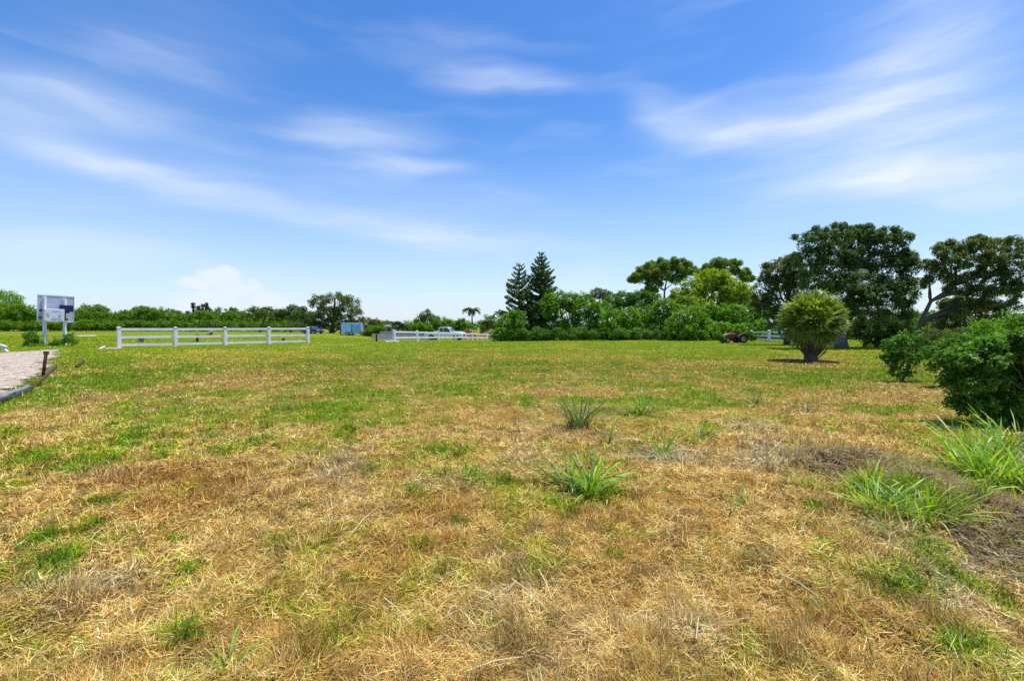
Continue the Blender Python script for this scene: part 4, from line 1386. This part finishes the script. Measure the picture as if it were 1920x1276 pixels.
g0 = G(80, 704)
st_, _ = rod('metal_stake', 'rusty upright metal stake at the edge of the dirt drive', 'stake', g0 - Vector((0, 0, .1)), P(86.5, 660, g0.y), .042, M_RUSTM)
MB().box(P(86.5, 661, g0.y) - (g0 - Vector((0, 0, .1))), (.12, .07, .09)).build('clip', M_RUSTM, st_, bevel=.01)
g0 = G(60, 729)
po_, _ = rod('metal_pole', 'dark pole slanting from the grass beside the rusty stake', 'pole', g0 + Vector((0, 0, .01)), P(105, 687, g0.y + 1.7), .033, M_RUSTM)
MB().tube([(0, 0, 0), (-.10, -.08, -.02)], [.05, .04], 8).build('foot', M_DARK, po_)
g = [G(-60, 772), G(-20, 757), G(5, 746), G(22, 738), G(40, 733), G(52, 729)]
for v in g: v.z = Hf(v.x, v.y) + .05
rod('plastic_pipe', 'grey-blue plastic pipe lying in the grass at the left edge', 'pipe', g[0], g[-1], .05, M_GREYP, mid=g[1:-1], part='pipe')
g2 = [v + Vector((.03, .22, -.01)) for v in g[:-1]]
rod('plastic_pipe', 'second dark pipe lying just behind the grey-blue one', 'pipe', g2[0], g2[-1], .035, M_DARK, mid=g2[1:-1], part='pipe')
a_, b_2 = G(143, 689), G(156, 682)
a_.z = Hf(a_.x, a_.y) + .04
rod('wood_scrap', 'short dark stick lying in the grass right of the slanting pole', 'stick', a_, Vector((b_2.x, b_2.y, a_.z + .06)), .05, M_RUSTM)
a_, b_2 = G(186, 656), G(196, 652)
rod('pale_pipe', 'short pale pipe end by the left end of the long white fence', 'pipe', a_ + Vector((0, 0, .05)), b_2 + Vector((0, 0, .1)), .07, simple('pale_pipe', (.5, .5, .46), .6))
# white bent pipework at the left edge
wp = thing('white_pipework', 'white bent pipes sticking up at the left edge beside the dirt drive', 'pipes', tuple(G(6, 660)))
o0 = wp.location.copy()
for pts in ([(-14, 640), (2, 648), (9, 655), (20, 664)], [(-10, 652), (6, 653), (12, 660), (10, 664)], [(-2, 646), (12, 650)]):
    MB().tube([P(a, b, o0.y) - o0 for a, b in pts], .07, 8).build('pipe', M_WHITEP, wp, smooth=True)
# things beyond the long fence
g0 = G(370, 641.5)
rt = thing('round_topped_post', 'dark brown post with a round top behind the long white fence', 'post', tuple(g0))
MB().tube([(0, 0, -.05), (0, 0, .48)], .12, 10).build('shaft', simple('brown_iron', (.10, .045, .025), .7), rt)
MB().tube([(0, 0, .48), (0, 0, .58), (0, 0, .68), (0, 0, .73)], [.20, .20, .16, .04], 12).build('cap', M_DARK, rt, smooth=True)
g0 = G(265, 641)
ub = thing('utility_box', 'small grey utility box behind the left bay of the long fence', 'box', tuple(g0))
MB().box((0, 0, .14), (.3, .25, .34)).build('body', M_GREYP, ub, bevel=.02)
MB().box((0, 0, .36), (.75, .35, .09)).build('lid', M_GREYP, ub, bevel=.02)
g0 = G(532, 641)
wd = thing('black_marker', 'small black marker block behind the right bay of the long fence', 'marker', tuple(g0))
MB().prism([(-.15, -.05), (.38, -.05), (.30, .06), (.10, .14), (.05, .36), (-.12, .36)], -.12, .12).build('block', M_DARK, wd, bevel=.02)
a_ = G(384, 630.5)
pl, _ = rod('slanted_pole', 'pale slanting pole rising behind the second bay of the long fence', 'pole', a_, P(402, 616, a_.y), .11, simple('pale_wood', (.62, .60, .42), .7))
g0 = G(706, 640.5)
bp2 = thing('black_post', 'short black post left of the receding white fence', 'post', tuple(g0))
MB().box((0, 0, .36), (.17, .17, .82)).build('shaft', M_DARK, bp2, bevel=.02)
MB().box((0, 0, .79), (.2, .2, .04)).build('cap', M_DARK, bp2, bevel=.01)

# ------------------------------------------------------------------ grey wall, trailer, house
Yw = 70
wa, wb = P(697, HOR, 72), P(815, HOR, 84)
wa.z = Hf(wa.x, wa.y); wb.z = Hf(wb.x, wb.y)
M_WALL = simple('grey_wall', (.27, .26, .31), .8, 0, .12, .8, .1)
wall = thing('low_grey_wall', 'long low grey wall behind the receding white fence', 'wall', tuple(wa))
d = wb - wa
NP = 9
for i in range(NP):
    a, b = d * (i / NP), d * ((i + 1) / NP)
    h = .75 if i == 0 else 1.05
    dd = (b - a).normalized() * .03
    A_ = a + dd; B_ = b - dd
    MB().bar(A_ + Vector((0, 0, h / 2 - .05)), B_ + Vector((0, 0, h / 2 - .05)), .12, h + .1).build('panel', M_WALL, wall, bevel=.01)
MB().bar(d * (1 / NP) + Vector((0, 0, 1.10)), d + Vector((0, 0, 1.10)), .2, .07).build('coping', simple('coping', (.42, .42, .45), .7), wall)

# light blue enclosed trailer
M_TB = simple('light_blue_metal', (.36, .62, .92), .35, .05, .06, 1.2)
M_TB_SHADE = simple('shaded_blue_metal', (.22, .46, .82), .35, .05, .06, 1.2)  # deeper blue, paints the shade of the trailer's second face
M_TW = simple('trailer_trim', (.66, .68, .72), .4)
tb = P(660, HOR, 85); tb.z = Hf(tb.x, tb.y)
tr_ = thing('enclosed_trailer', 'light blue enclosed trailer parked in front of the big oak', 'trailer', tuple(tb), math.radians(12))
hgt = 2.02
MB().box((0, 0, .35 + hgt / 2 - .15), (3.3, 2.0, hgt - .1)).build('body', M_TB, tr_, bevel=.04)
MB().box((0, 0, .35 + hgt - .16), (3.36, 2.06, .07)).build('roof', M_TW, tr_, bevel=.02)
MB().box((.82, -1.015, .35 + .82), (1.55, .03, 1.45)).build('door', M_TB_SHADE, tr_, bevel=.008)  # door half in the deeper blue, shade of a second face painted in
MB().box((.03, -1.03, 1.2), (.05, .05, 1.6)).build('door_bar', M_DARK, tr_)
MB().box((.12, -1.04, .95), (.2, .05, .08)).build('door_latch', M_DARK, tr_)
MB().box((-1.63, -.995, 1.17), (.07, .05, 1.8)).build('corner_trim', M_TW, tr_)
MB().box((1.63, -.995, 1.17), (.07, .05, 1.8)).build('corner_trim', M_TW, tr_)


def wheel(parent, loc, r, w, axis='y'):
    pts = [(-.5, .86), (-.42, 1), (.42, 1), (.5, .86)]
    ty = MB()
    c = Vector(loc)
    ty.tube([c + Vector((0, w * a, 0)) for a, _ in pts], [r * b for _, b in pts], 18)
    tyo = ty.build('wheel', M_TYRE, parent)
    sgn = -1 if loc[1] < 0 else 1
    MB().tube([c + Vector((0, sgn * w * .5, 0)), c + Vector((0, sgn * (w * .5 + .02), 0))], [r * .62, r * .5], 14).build('rim', M_RIM, tyo)
    return tyo


M_TYRE = simple('tyre_rubber', (.02, .02, .02), .85)
M_RIM = simple('wheel_rim', (.35, .35, .37), .35, .7)
for x in (-.75, .0):
    wheel(tr_, (x, -.98, .33), .33, .22); wheel(tr_, (x, .98, .33), .33, .22)
MB().bar((1.6, 0, .4), (2.7, 0, .4), .1, .1).build('hitch', M_DARK, tr_)
rb = P(640.5, HOR, 87); rb.z = Hf(rb.x, rb.y)
rd = thing('red_barrel_stack', 'narrow red upright object against the left end of the blue trailer', 'stand', tuple(rb))
M_RED = simple('faded_red', (.33, .06, .06), .6, 0, .3, 4)
MB().box((0, 0, .8), (.5, .5, 1.5)).build('cabinet', M_RED, rd, bevel=.03)
MB().box((0, 0, 1.6), (.62, .6, .1)).build('lid', simple('pale_top', (.5, .5, .45), .7), rd, bevel=.02)

M_ROOF = simple('pale_roof', (.55, .54, .53), .7, 0, .08, .6)
M_STUCCO = simple('stucco', (.50, .42, .38), .85, 0, .08, .6)
M_GLASS = simple('window_glass', (.03, .045, .06), .12, 0, .2, 2, 0, .8)
M_TILE = simple('brown_roof', (.24, .15, .12), .8, 0, .2, 3)


def house(label, px, Y, w, dpt, h, rh, roof_mat, wall_mat, nwin, name='low_house', rz=0.0):
    b = P(px, HOR, Y); b.z = Hf(b.x, b.y)
    rt_ = thing(name, label, 'house', tuple(b), rz)
    MB().box((0, 0, h / 2), (w, dpt, h)).build('wall', wall_mat, rt_)
    mb = MB()
    o_ = .4; x, y = w / 2 + o_, dpt / 2 + o_
    mb.v = [(-x, -y, h), (x, -y, h), (x, y, h), (-x, y, h), (-x + dpt / 2, 0, h + rh), (x - dpt / 2, 0, h + rh),
            (-x, -y, h - .15), (x, -y, h - .15), (x, y, h - .15), (-x, y, h - .15)]
    mb.f = [(0, 1, 5, 4), (1, 2, 5), (2, 3, 4, 5), (3, 0, 4), (6, 7, 1, 0), (7, 8, 2, 1), (8, 9, 3, 2), (9, 6, 0, 3), (9, 8, 7, 6)]
    mb.build('roof', roof_mat, rt_)
    for i in range(nwin):
        xx = -w / 2 + (i + .5) * w / nwin
        fr = MB().box((xx, -dpt / 2 - .02, h * .55), (1.3, .08, 1.1)).build('window', M_WHITEP, rt_)
        MB().box((xx, -dpt / 2 - .065, h * .55), (1.12, .02, .92)).build('pane', M_GLASS, fr)
    return rt_


house('low white-roofed building right of the light blue trailer', 694, 116, 5.2, 6, 2.0, .55, M_ROOF, M_WHITEP, 3, 'white_building')
house('low house with a pale roof edge behind the two short palms', 745, 118, 8, 8, 1.8, .75, M_TILE, M_STUCCO, 4, 'low_house')
hb = P(733, HOR, 108); hb.z = Hf(hb.x, hb.y)
cp = thing('carport', 'pale flat carport roof left of the short palms', 'carport', tuple(hb))
MB().box((0, 0, 1.72), (3.4, 3.0, .16)).build('roof', M_ROOF, cp, bevel=.02)
for sx in (-1.5, 1.5):
    for sy in (-1.3, 1.3):
        MB().box((sx, sy, .82), (.12, .12, 1.64)).build('post', M_STUCCO, cp)


# ------------------------------------------------------------------ pickup truck
def arch(cx, r, n=8):
    return [(cx + r * math.cos(math.pi - math.pi * i / n), .42 + r * math.sin(math.pi - math.pi * i / n)) for i in range(n + 1)]


M_TRUCK = simple('truck_white', (.80, .83, .88), .25, 0, .04, 1.0, 0, .6)
tp = P(835, HOR, 79); tp.z = Hf(tp.x, tp.y)
truck = thing('pickup_truck', 'white four-door pickup truck parked facing right behind the receding fence', 'pickup truck', tuple(tp), math.radians(-14))
truck.scale = (1.1, 1.1, 1.1)
WD = .98
prof = [(-2.95, .55), (-2.95, 1.18), (-.75, 1.22), (1.25, 1.22), (2.75, 1.12), (2.95, 1.0), (2.98, .5), (2.4, .45)] + arch(1.95, .46)[::-1] + [(1.4, .40), (-1.3, .40)] + arch(-1.85, .46)[::-1] + [(-2.4, .5)]
MB().prism(prof, -WD, WD).build('body', M_TRUCK, truck, bevel=.02)
cabp = [(-.85, 1.2), (-.72, 1.82), (-.45, 1.93), (.55, 1.93), (.80, 1.86), (1.42, 1.2)]
MB().prism(cabp, -.82, .82).build('cab', M_TRUCK, truck, bevel=.04)
hd = [(1.2, 1.2), (2.7, 1.10), (2.82, 1.14), (2.4, 1.26), (1.4, 1.31)]
MB().prism(hd, -.8, .8).build('hood', M_TRUCK, truck, bevel=.02)
for s in (-1, 1):
    MB().prism([(-.66, 1.27), (-.56, 1.80), (-.02, 1.83), (-.02, 1.27)], s * .815, s * .838).build('window', M_GLASS, truck)
    MB().prism([(.08, 1.27), (.08, 1.83), (.58, 1.83), (.74, 1.74), (1.12, 1.27)], s * .815, s * .838).build('window', M_GLASS, truck)
    MB().box((.98, s * 1.02, 1.36), (.14, .22, .2)).build('mirror', M_DARK, truck, bevel=.03)
    MB().box((-.45, s * .99, 1.05), (.16, .03, .04)).build('door_handle', M_DARK, truck)
    MB().box((.30, s * .99, 1.05), (.16, .03, .04)).build('door_handle', M_DARK, truck)
    MB().box((2.95, s * .72, .98), (.08, .34, .18)).build('headlight', simple('headlight', (.7, .72, .75), .1, .2), truck, bevel=.02)
    MB().box((-2.97, s * .86, .98), (.05, .16, .32)).build('tail_light', M_RED, truck)
    for x in (1.95, -1.85): wheel(truck, (x, s * .87, .40), .40, .26)
ws = MB(); ws.v = [(1.37, -.70, 1.27), (1.37, .70, 1.27), (.86, .66, 1.84), (.86, -.66, 1.84), (1.395, -.70, 1.285), (1.395, .70, 1.285), (.885, .66, 1.855), (.885, -.66, 1.855)]
ws.f = [(0, 1, 2, 3), (4, 7, 6, 5), (0, 4, 5, 1), (1, 5, 6, 2), (2, 6, 7, 3), (3, 7, 4, 0)]
ws.build('windshield', M_GLASS, truck)
MB().box((3.0, 0, .82), (.06, 1.0, .36)).build('grille', M_DARK, truck, bevel=.02)
MB().box((3.06, 0, .55), (.18, 1.9, .22)).build('bumper', simple('chrome', (.6, .6, .62), .2, .8), truck, bevel=.04)
MB().box((-3.02, 0, .58), (.14, 1.8, .18)).build('bumper', simple('chrome_rear', (.5, .5, .52), .25, .8), truck, bevel=.03)
MB().box((-1.25, 0, 1.27), (.5, 1.7, .14)).build('tool_box', M_TW, truck, bevel=.02)

# dark blue car in the shade
M_CAR = simple('dark_blue_paint', (.03, .045, .17), .3, .1, .1, 2, 0, .6)
cb = P(586, HOR, 90); cb.z = Hf(cb.x, cb.y)
car = thing('parked_car', 'dark blue car parked in the shade behind the right end of the long fence', 'car', tuple(cb), math.radians(-25))
cprof = [(-2.1, .35), (-2.15, .85), (-1.5, .95), (1.0, .95), (1.95, .82), (2.1, .6), (2.1, .32), (1.75, .3)] + [(x, z - .1) for x, z in arch(1.3, .36)[::-1]] + [(-.95, .28)] + [(x, z - .1) for x, z in arch(-1.35, .36)[::-1]]
MB().prism(cprof, -.85, .85).build('body', M_CAR, car, bevel=.02)
MB().prism([(-1.45, .93), (-.95, 1.38), (.25, 1.42), (.95, .93)], -.7, .7).build('cabin', M_CAR, car, bevel=.03)
for s in (-1, 1):
    MB().prism([(-1.2, .97), (-.88, 1.3), (.2, 1.34), (.7, .97)], s * .70, s * .72).build('window', M_GLASS, car)
    MB().box((2.08, s * .6, .7), (.08, .3, .14)).build('headlight', simple('car_headlight', (.75, .76, .8), .1), car, bevel=.02)
    for x in (1.3, -1.35): wheel(car, (x, s * .76, .31), .31, .2)

# ------------------------------------------------------------------ small red tractor
g0 = G(1374, 643); g0.z = Hf(g0.x, g0.y)
M_TRAC = simple('rusty_red', (.22, .055, .035), .55, .1, .35, 6)
M_TRAC2 = simple('pale_hood', (.45, .30, .22), .5, .1, .25, 5)  # paler tone for the top of the hood
trc = thing('small_tractor', 'small rusty red tractor parked at the foot of the right hedge', 'tractor', tuple(g0), math.radians(8))
MB().prism([(-.95, .45), (-.95, .66), (-.55, .78), (-.05, .82), (.05, .45)], -.24, .24).build('hood', M_TRAC, trc, bevel=.03)
MB().prism([(-.90, .70), (-.5, .805), (-.06, .84), (-.06, .86), (-.5, .83), (-.9, .72)], -.2, .2).build('hood_top', M_TRAC2, trc)
MB().prism([(-.85, .22), (-.85, .42), (.75, .42), (.8, .25)], -.14, .14).build('chassis', M_DARK, trc, bevel=.01)
MB().box((.38, 0, .62), (.4, .4, .1)).build('seat', M_DARK, trc, bevel=.03)
MB().box((.58, 0, .78), (.08, .4, .32)).build('seat_back', M_DARK, trc, bevel=.03)
MB().tube([(.0, 0, .7), (.1, 0, .95)], .02, 6).build('steering_column', M_DARK, trc)
stw = MB().tube([(.1 + .16 * math.cos(a) * .4, .18 * math.sin(a), .96 + .16 * math.cos(a) * .3) for a in [i * math.pi / 6 for i in range(13)]], .015, 5, False).build('steering_wheel', M_DARK, trc)
for s in (-1, 1):
    wheel(trc, (.62, s * .46, .38), .38, .24)
    wheel(trc, (-.72, s * .38, .22), .22, .16)
    fp = [(.62 + .46 * math.cos(a), .38 + .46 * math.sin(a)) for a in [math.radians(15 + 150 * i / 8) for i in range(9)]]
    fp += [(.62 + .43 * math.cos(a), .38 + .43 * math.sin(a)) for a in [math.radians(165 - 150 * i / 8) for i in range(9)]]
    MB().prism(fp, s * .33, s * .60).build('fender', M_TRAC, trc)

# ------------------------------------------------------------------ brush piles beyond the fence
M_MOUND = simple('dirt_mound', (.30, .19, .12), .95, 0, .35, 2.5, .6)


def brush_pile(label, px, Y, w, h, seed):
    r = np.random.default_rng(seed)
    b = P(px, HOR, Y); b.z = Hf(b.x, b.y)
    root = thing('brush_pile', label, 'brush pile', tuple(b))
    n = 26
    th = np.linspace(0, 2 * math.pi, n, endpoint=False); V = [[0, 0, h * .9]]
    rings = [.25, .5, .75, 1.0]
    for q in rings:
        for a in th:
            rr = q * (1 + .25 * float(vnoise(np.array(a * 2 + seed), np.array(q * 3.))))
            V.append([w * rr * math.cos(a), w * .6 * rr * math.sin(a), h * (1 - q ** 1.6) * (.75 + .45 * float(r.random())) - .05])
    fs = [np.array([[0, 1 + i, 1 + (i + 1) % n] for i in range(n)])]
    q = [[1 + k * n + i, 1 + (k + 1) * n + i, 1 + (k + 1) * n + (i + 1) % n, 1 + k * n + (i + 1) % n] for k in range(len(rings) - 1) for i in range(n)]
    fs.append(np.array(q))
    link('mound', np_mesh('mound', np.array(V), fs, None, M_MOUND), root)
    m = 900
    a = r.uniform(0, 6.28, m); q = r.random(m) ** .6
    pos = np.stack([w * q * np.cos(a), w * .6 * q * np.sin(a), h * (1 - q ** 1.6) * .95 + .05], 1)
    c = lerp(np.tile(np.array((.45, .30, .20)), (m, 1)), np.tile(np.array((.22, .17, .07)), (m, 1)), r.random(m))
    V2, f2_, C2 = ribbons(pos, r.uniform(0, 6.28, m), r.uniform(.25, .9, m), r.uniform(.05, .14, m), r.normal(.35, .4, m), r.normal(0, .5, m), 2, c)
    tag(link('brushwood', np_mesh('brushwood', V2, f2_, C2, M_STRAW), root), kind='stuff')


brush_pile('tall reddish brush pile right behind the pickup hood', 878, 98, 2.6, 2.0, 1)
brush_pile('second brownish brush pile against the right hedge', 925, 104, 3.0, 2.1, 2)


# ------------------------------------------------------------------ weed tufts, one by one
def blade_mesh(seed, colr, bend, width):
    r = np.random.default_rng(seed)
    V, fs, C = ribbons(np.zeros((1, 3)), np.array([0.]), np.array([1.]), np.array([width]), np.array([1.45]), np.array([1.45 - bend]), 6, np.array([colr]), 1.25, np.array([.15]))
    return np_mesh('blade', V, fs, C, M_TUFT, True)


BGR = [blade_mesh(i, c, b, w) for i, (c, b, w) in enumerate([((.10, .20, .02), .3, .045), ((.14, .26, .03), 1.0, .05), ((.08, .14, .02), 1.5, .04), ((.22, .33, .04), .7, .05), ((.09, .20, .05), 2.2, .045), ((.52, .40, .16), 1.7, .035)])]
BDK = [blade_mesh(i, c, b, w) for i, (c, b, w) in enumerate([((.08, .15, .03), .3, .04), ((.11, .19, .04), .8, .045), ((.15, .21, .06), 1.2, .035), ((.08, .13, .03), .5, .04), ((.46, .38, .17), 1.5, .03)])]
BYE = [blade_mesh(i, c, b, w) for i, (c, b, w) in enumerate([((.30, .33, .05), .6, .035), ((.20, .28, .04), 1.3, .04), ((.42, .36, .10), 1.6, .03), ((.14, .24, .04), .9, .04)])]
BBR = [blade_mesh(i, c, b, w) for i, (c, b, w) in enumerate([((.14, .28, .02), .3, .06), ((.22, .38, .035), 1.0, .065), ((.10, .20, .02), 1.6, .055), ((.30, .43, .05), .6, .055), ((.40, .40, .10), 1.4, .04), ((.10, .22, .03), 1.0, .05)])]


def tuft(label, px, py, hpx, wpx, n, pal, seed, lean=(0, 0), spread=.5, name='grass_tuft', cat='grass tuft', thin=1.0, flop=.35):
    if n > 40: n = int(n * 1.5); thin *= .62
    r = np.random.default_rng(seed)
    b = G(px, py); b.z = Hf(b.x, b.y)
    k = b.y / F
    root = thing(name, label, cat, tuple(b))
    R = wpx * k * .5
    for i in range(n):
        a = float(r.uniform(0, 6.28)); q = float(r.random()) ** .6 * R * spread
        x, y = q * math.cos(a), q * math.sin(a) * .8
        o = link('blade', pal[int(r.integers(len(pal)))], root, (x, y, Hf(b.x + x, b.y + y) - b.z - .01))
        s = hpx * k * float(r.uniform(.5, 1.12)) * (1.2 if hpx > 35 else 1)
        out = flop * float(r.uniform(.1, 1.2)) * (.4 + q / (R * spread + 1e-6))
        o.rotation_euler = (float(r.normal(0, .3)) + lean[1], out + lean[0] * math.cos(a), a + float(r.normal(0, .6)))
        wsc = max(max(s, .09) * thin, .042 * b.y) * float(r.uniform(.8, 1.3))
        o.scale = (s * (.8 + .6 * r.random()), wsc, s)
    return root


TUFTS = [
    ('dense dark green tuft standing upright, left of the two upright tufts in midfield', 1085, 797, 62, 50, 80, BDK, 1, .75, .18),
    ('green tuft leaning right, about level with and right of the dense upright tuft', 1205, 779, 48, 48, 46, BGR, 2, .7, .45),
    ('thin bent bunch of blades between the dense tuft and the large front clump', 1140, 831, 52, 18, 9, BGR, 3, .6, .3),
    ('large bright green clump at the middle of the field with tall bent stalks', 1108, 918, 88, 90, 62, BBR, 4, .55, .5),
    ('pale sprawling half of the large middle clump, lying over to the left', 1062, 905, 70, 60, 30, BDK, 5, .6, .7),
    ('thin sparse upright stems right of the large middle clump', 1242, 850, 66, 26, 12, BGR, 6, .7, .2),
    ('loose yellow-green tuft right of the sparse stems', 1310, 826, 54, 54, 40, BYE, 7, .8, .5),
    ('small dark tuft with one tall blade, below the spiky palm', 1416, 762, 36, 30, 26, BDK, 8, .6, .6),
    ('dark scruffy tuft right of the one with a tall blade', 1510, 774, 28, 44, 26, BDK, 9, .8, .7),
    ('low yellowish tuft in the right middle of the field', 1500, 904, 38, 56, 50, BYE, 10, .85, .5),
    ('small pale green tuft left of the straw bank', 1380, 948, 44, 36, 22, BYE, 11, .8, .4),
    ('dark flat green tuft in the dry grass at lower right', 1425, 1058, 36, 44, 40, BDK, 12, .85, .7),
    ('dark green round tuft at bottom centre', 905, 1155, 30, 48, 46, BDK, 13, .85, .8),
    ('slim green weed standing alone far out in the middle of the field', 919, 688, 30, 10, 8, BGR, 14, .6, .2),
    ('dark green tuft in the left middle of the field', 388, 820, 26, 40, 44, BDK, 15, .9, .6),
    ('flat dark tuft left of centre, farther than the others there', 540, 768, 18, 46, 40, BDK, 16, .9, .8),
    ('long low patch of dark green grass at the left, above the dry area', 150, 876, 24, 100, 70, BGR, 17, .95, .7),
    ('small green tuft below the long low patch at left', 145, 935, 26, 28, 26, BGR, 18, .85, .6),
    ('green tuft near the left edge, above the bigger dark one', 62, 1026, 34, 34, 26, BGR, 19, .85, .5),
    ('bigger dark green tuft near the lower left corner', 82, 1108, 46, 74, 70, BDK, 20, .85, .6),
    ('thin pair of green shoots beside the straw at lower right', 1525, 1188, 40, 14, 5, BGR, 21, .6, .3),
    ('bright green tuft at the lower right corner', 1785, 1235, 50, 70, 34, BYE, 22, .85, .6),
    ('short tuft half way along the right side of the field', 1600, 800, 28, 40, 24, BYE, 23, .8, .6),
    ('small round tuft near the straw bank top', 1680, 862, 26, 50, 24, BYE, 24, .8, .6),
    ('narrow green tuft at bottom left centre', 425, 1240, 70, 40, 40, BYE, 25, .8, .3),
    ('small tuft below the dark flat one, left of centre', 250, 838, 18, 26, 20, BGR, 26, .9, .7),
]
for (lab, px, py, h, w, n, pal, sd, spd, flop) in TUFTS:
    tuft(lab, px, py, h, w, n, pal, 700 + sd, spread=spd, flop=flop)
# bright green clump in front of the straw bank
for j, (px, py, h, w, n, pal, lab) in enumerate([
        (1630, 925, 60, 60, 46, BBR, 'back left part of the bright clump before the straw bank'),
        (1655, 975, 78, 90, 70, BBR, 'left half of the bright green clump before the straw bank'),
        (1735, 985, 80, 100, 85, BBR, 'right half of the bright green clump before the straw bank'),
        (1690, 1025, 60, 90, 50, BYE, 'yellowing front of the bright green clump before the straw bank'),
        (1640, 1075, 44, 90, 46, BYE, 'thin yellow-green grass below the bright clump'),
        (1735, 1110, 40, 110, 60, BGR, 'low green tuft below the bright clump, lower right')]):
    tuft(lab, px, py, h, w, n, pal, 760 + j, spread=.85, flop=.55, thin=.75)
# tall grass under the near bush
for j, (px, py, h, w, n, lab) in enumerate([
        (1815, 900, 90, 60, 60, 'left end of the tall grass below the big near bush'),
        (1868, 915, 125, 80, 95, 'middle of the tall grass below the big near bush, with long arching blades'),
        (1925, 915, 120, 80, 80, 'right end of the tall grass below the big near bush, cut by the photo edge'),
        (1850, 868, 90, 110, 70, 'tall grass tucked right against the big near bush'),
        (1800, 845, 60, 60, 40, 'low grass at the left foot of the big near bush'),
        (1905, 850, 90, 80, 60, 'tall grass behind, at the right foot of the big near bush')]):
    tuft(lab, px, py, h, w, n, BBR if j != 3 else BGR, 780 + j, spread=.9, flop=.55, name='tall_grass', cat='tall grass', thin=.7)


def stalk(label, pts, Y, r0, leafn, seed):
    r = np.random.default_rng(seed)
    W = [P(a, b, Y + c) for a, b, c in pts]
    base = W[0]
    root = thing('grass_stalk', label, 'grass stalk', tuple(base))
    mb = MB(); mb.tube([w - base for w in W], [r0 * (1 - .7 * i / (len(W) - 1)) for i in range(len(W))], 6)
    mb.build('stem', M_STALK, root, smooth=True)
    for (i, dxy, dz, ln) in leafn:
        o = link('blade', BBR[3], root, tuple(W[i] - base))
        o.rotation_euler = (0, dz, dxy); o.scale = (ln, .32, ln)
    return root


M_STALK = simple('green_stalk', (.22, .33, .07), .5, 0, .2, 20)
stalk('long green stalk arching up right from the bright clump with two side blades', [(1690, 1012, 0), (1780, 985, 0), (1830, 930, 0), (1855, 895, 0), (1878, 868, .02)], 3.55, .010, [(2, 0.0, .95, .36), (2, .35, 1.0, .3)], 1)
stalk('lower green stalk lying out to the right edge from the bright clump', [(1740, 1008, 0), (1800, 985, 0), (1870, 962, 0), (1925, 945, 0)], 3.6, .009, [], 2)
stalk('tall broken stalk leaning left out of the large middle clump', [(1100, 905, 0), (1075, 860, 0), (1055, 820, 0)], 4.6, .008, [(2, 2.6, 1.4, .16), (2, 3.3, 1.9, .14)], 3)
stalk('straight tall stalk in the large middle clump', [(1112, 905, 0), (1108, 860, 0), (1104, 820, 0)], 4.6, .006, [], 4)
stalk('single broad-leafed shoot at the bottom right', [(1640, 1250, 0), (1632, 1215, 0), (1624, 1180, 0)], 2.06, .005, [(2, 2.4, .25, .11)], 5)
stalk('tall blade standing out of the small dark tuft', [(1418, 760, 0), (1412, 735, 0), (1405, 718, 0)], 8.7, .008, [], 6)

# long loose straw stems lying on the mat, picked out one by one
M_STEM = simple('straw_stem', (.62, .52, .30), .7, 0, .12, 10)
STM = [(1010, 1075, 1035, 1130), (720, 1120, 770, 1180), (960, 1090, 1030, 1160), (1180, 1165, 1225, 1150), (870, 1275, 980, 1240), (170, 1015, 190, 1005), (240, 1130, 250, 1150), (1460, 1090, 1545, 1150), (1310, 1165, 1305, 1215), (1440, 860, 1480, 820), (1460, 880, 1420, 850), (660, 1010, 700, 965)]
for i, (x0, y0, x1, y1) in enumerate(STM):
    a, b = G(x0, y0), G(x1, y1)
    a.z = Hf(a.x, a.y) + .035; b.z = Hf(b.x, b.y) + .05
    m = a.lerp(b, .5); m.z += .015
    root = thing('straw_stem', 'long pale straw stem lying loose on the mown hay', 'straw', tuple(a), 0, 'long loose straw stems lying on the hay')
    MB().tube([(0, 0, 0), m - a, b - a], [.0032, .003, .0018], 5).build('stem', M_STEM, root)
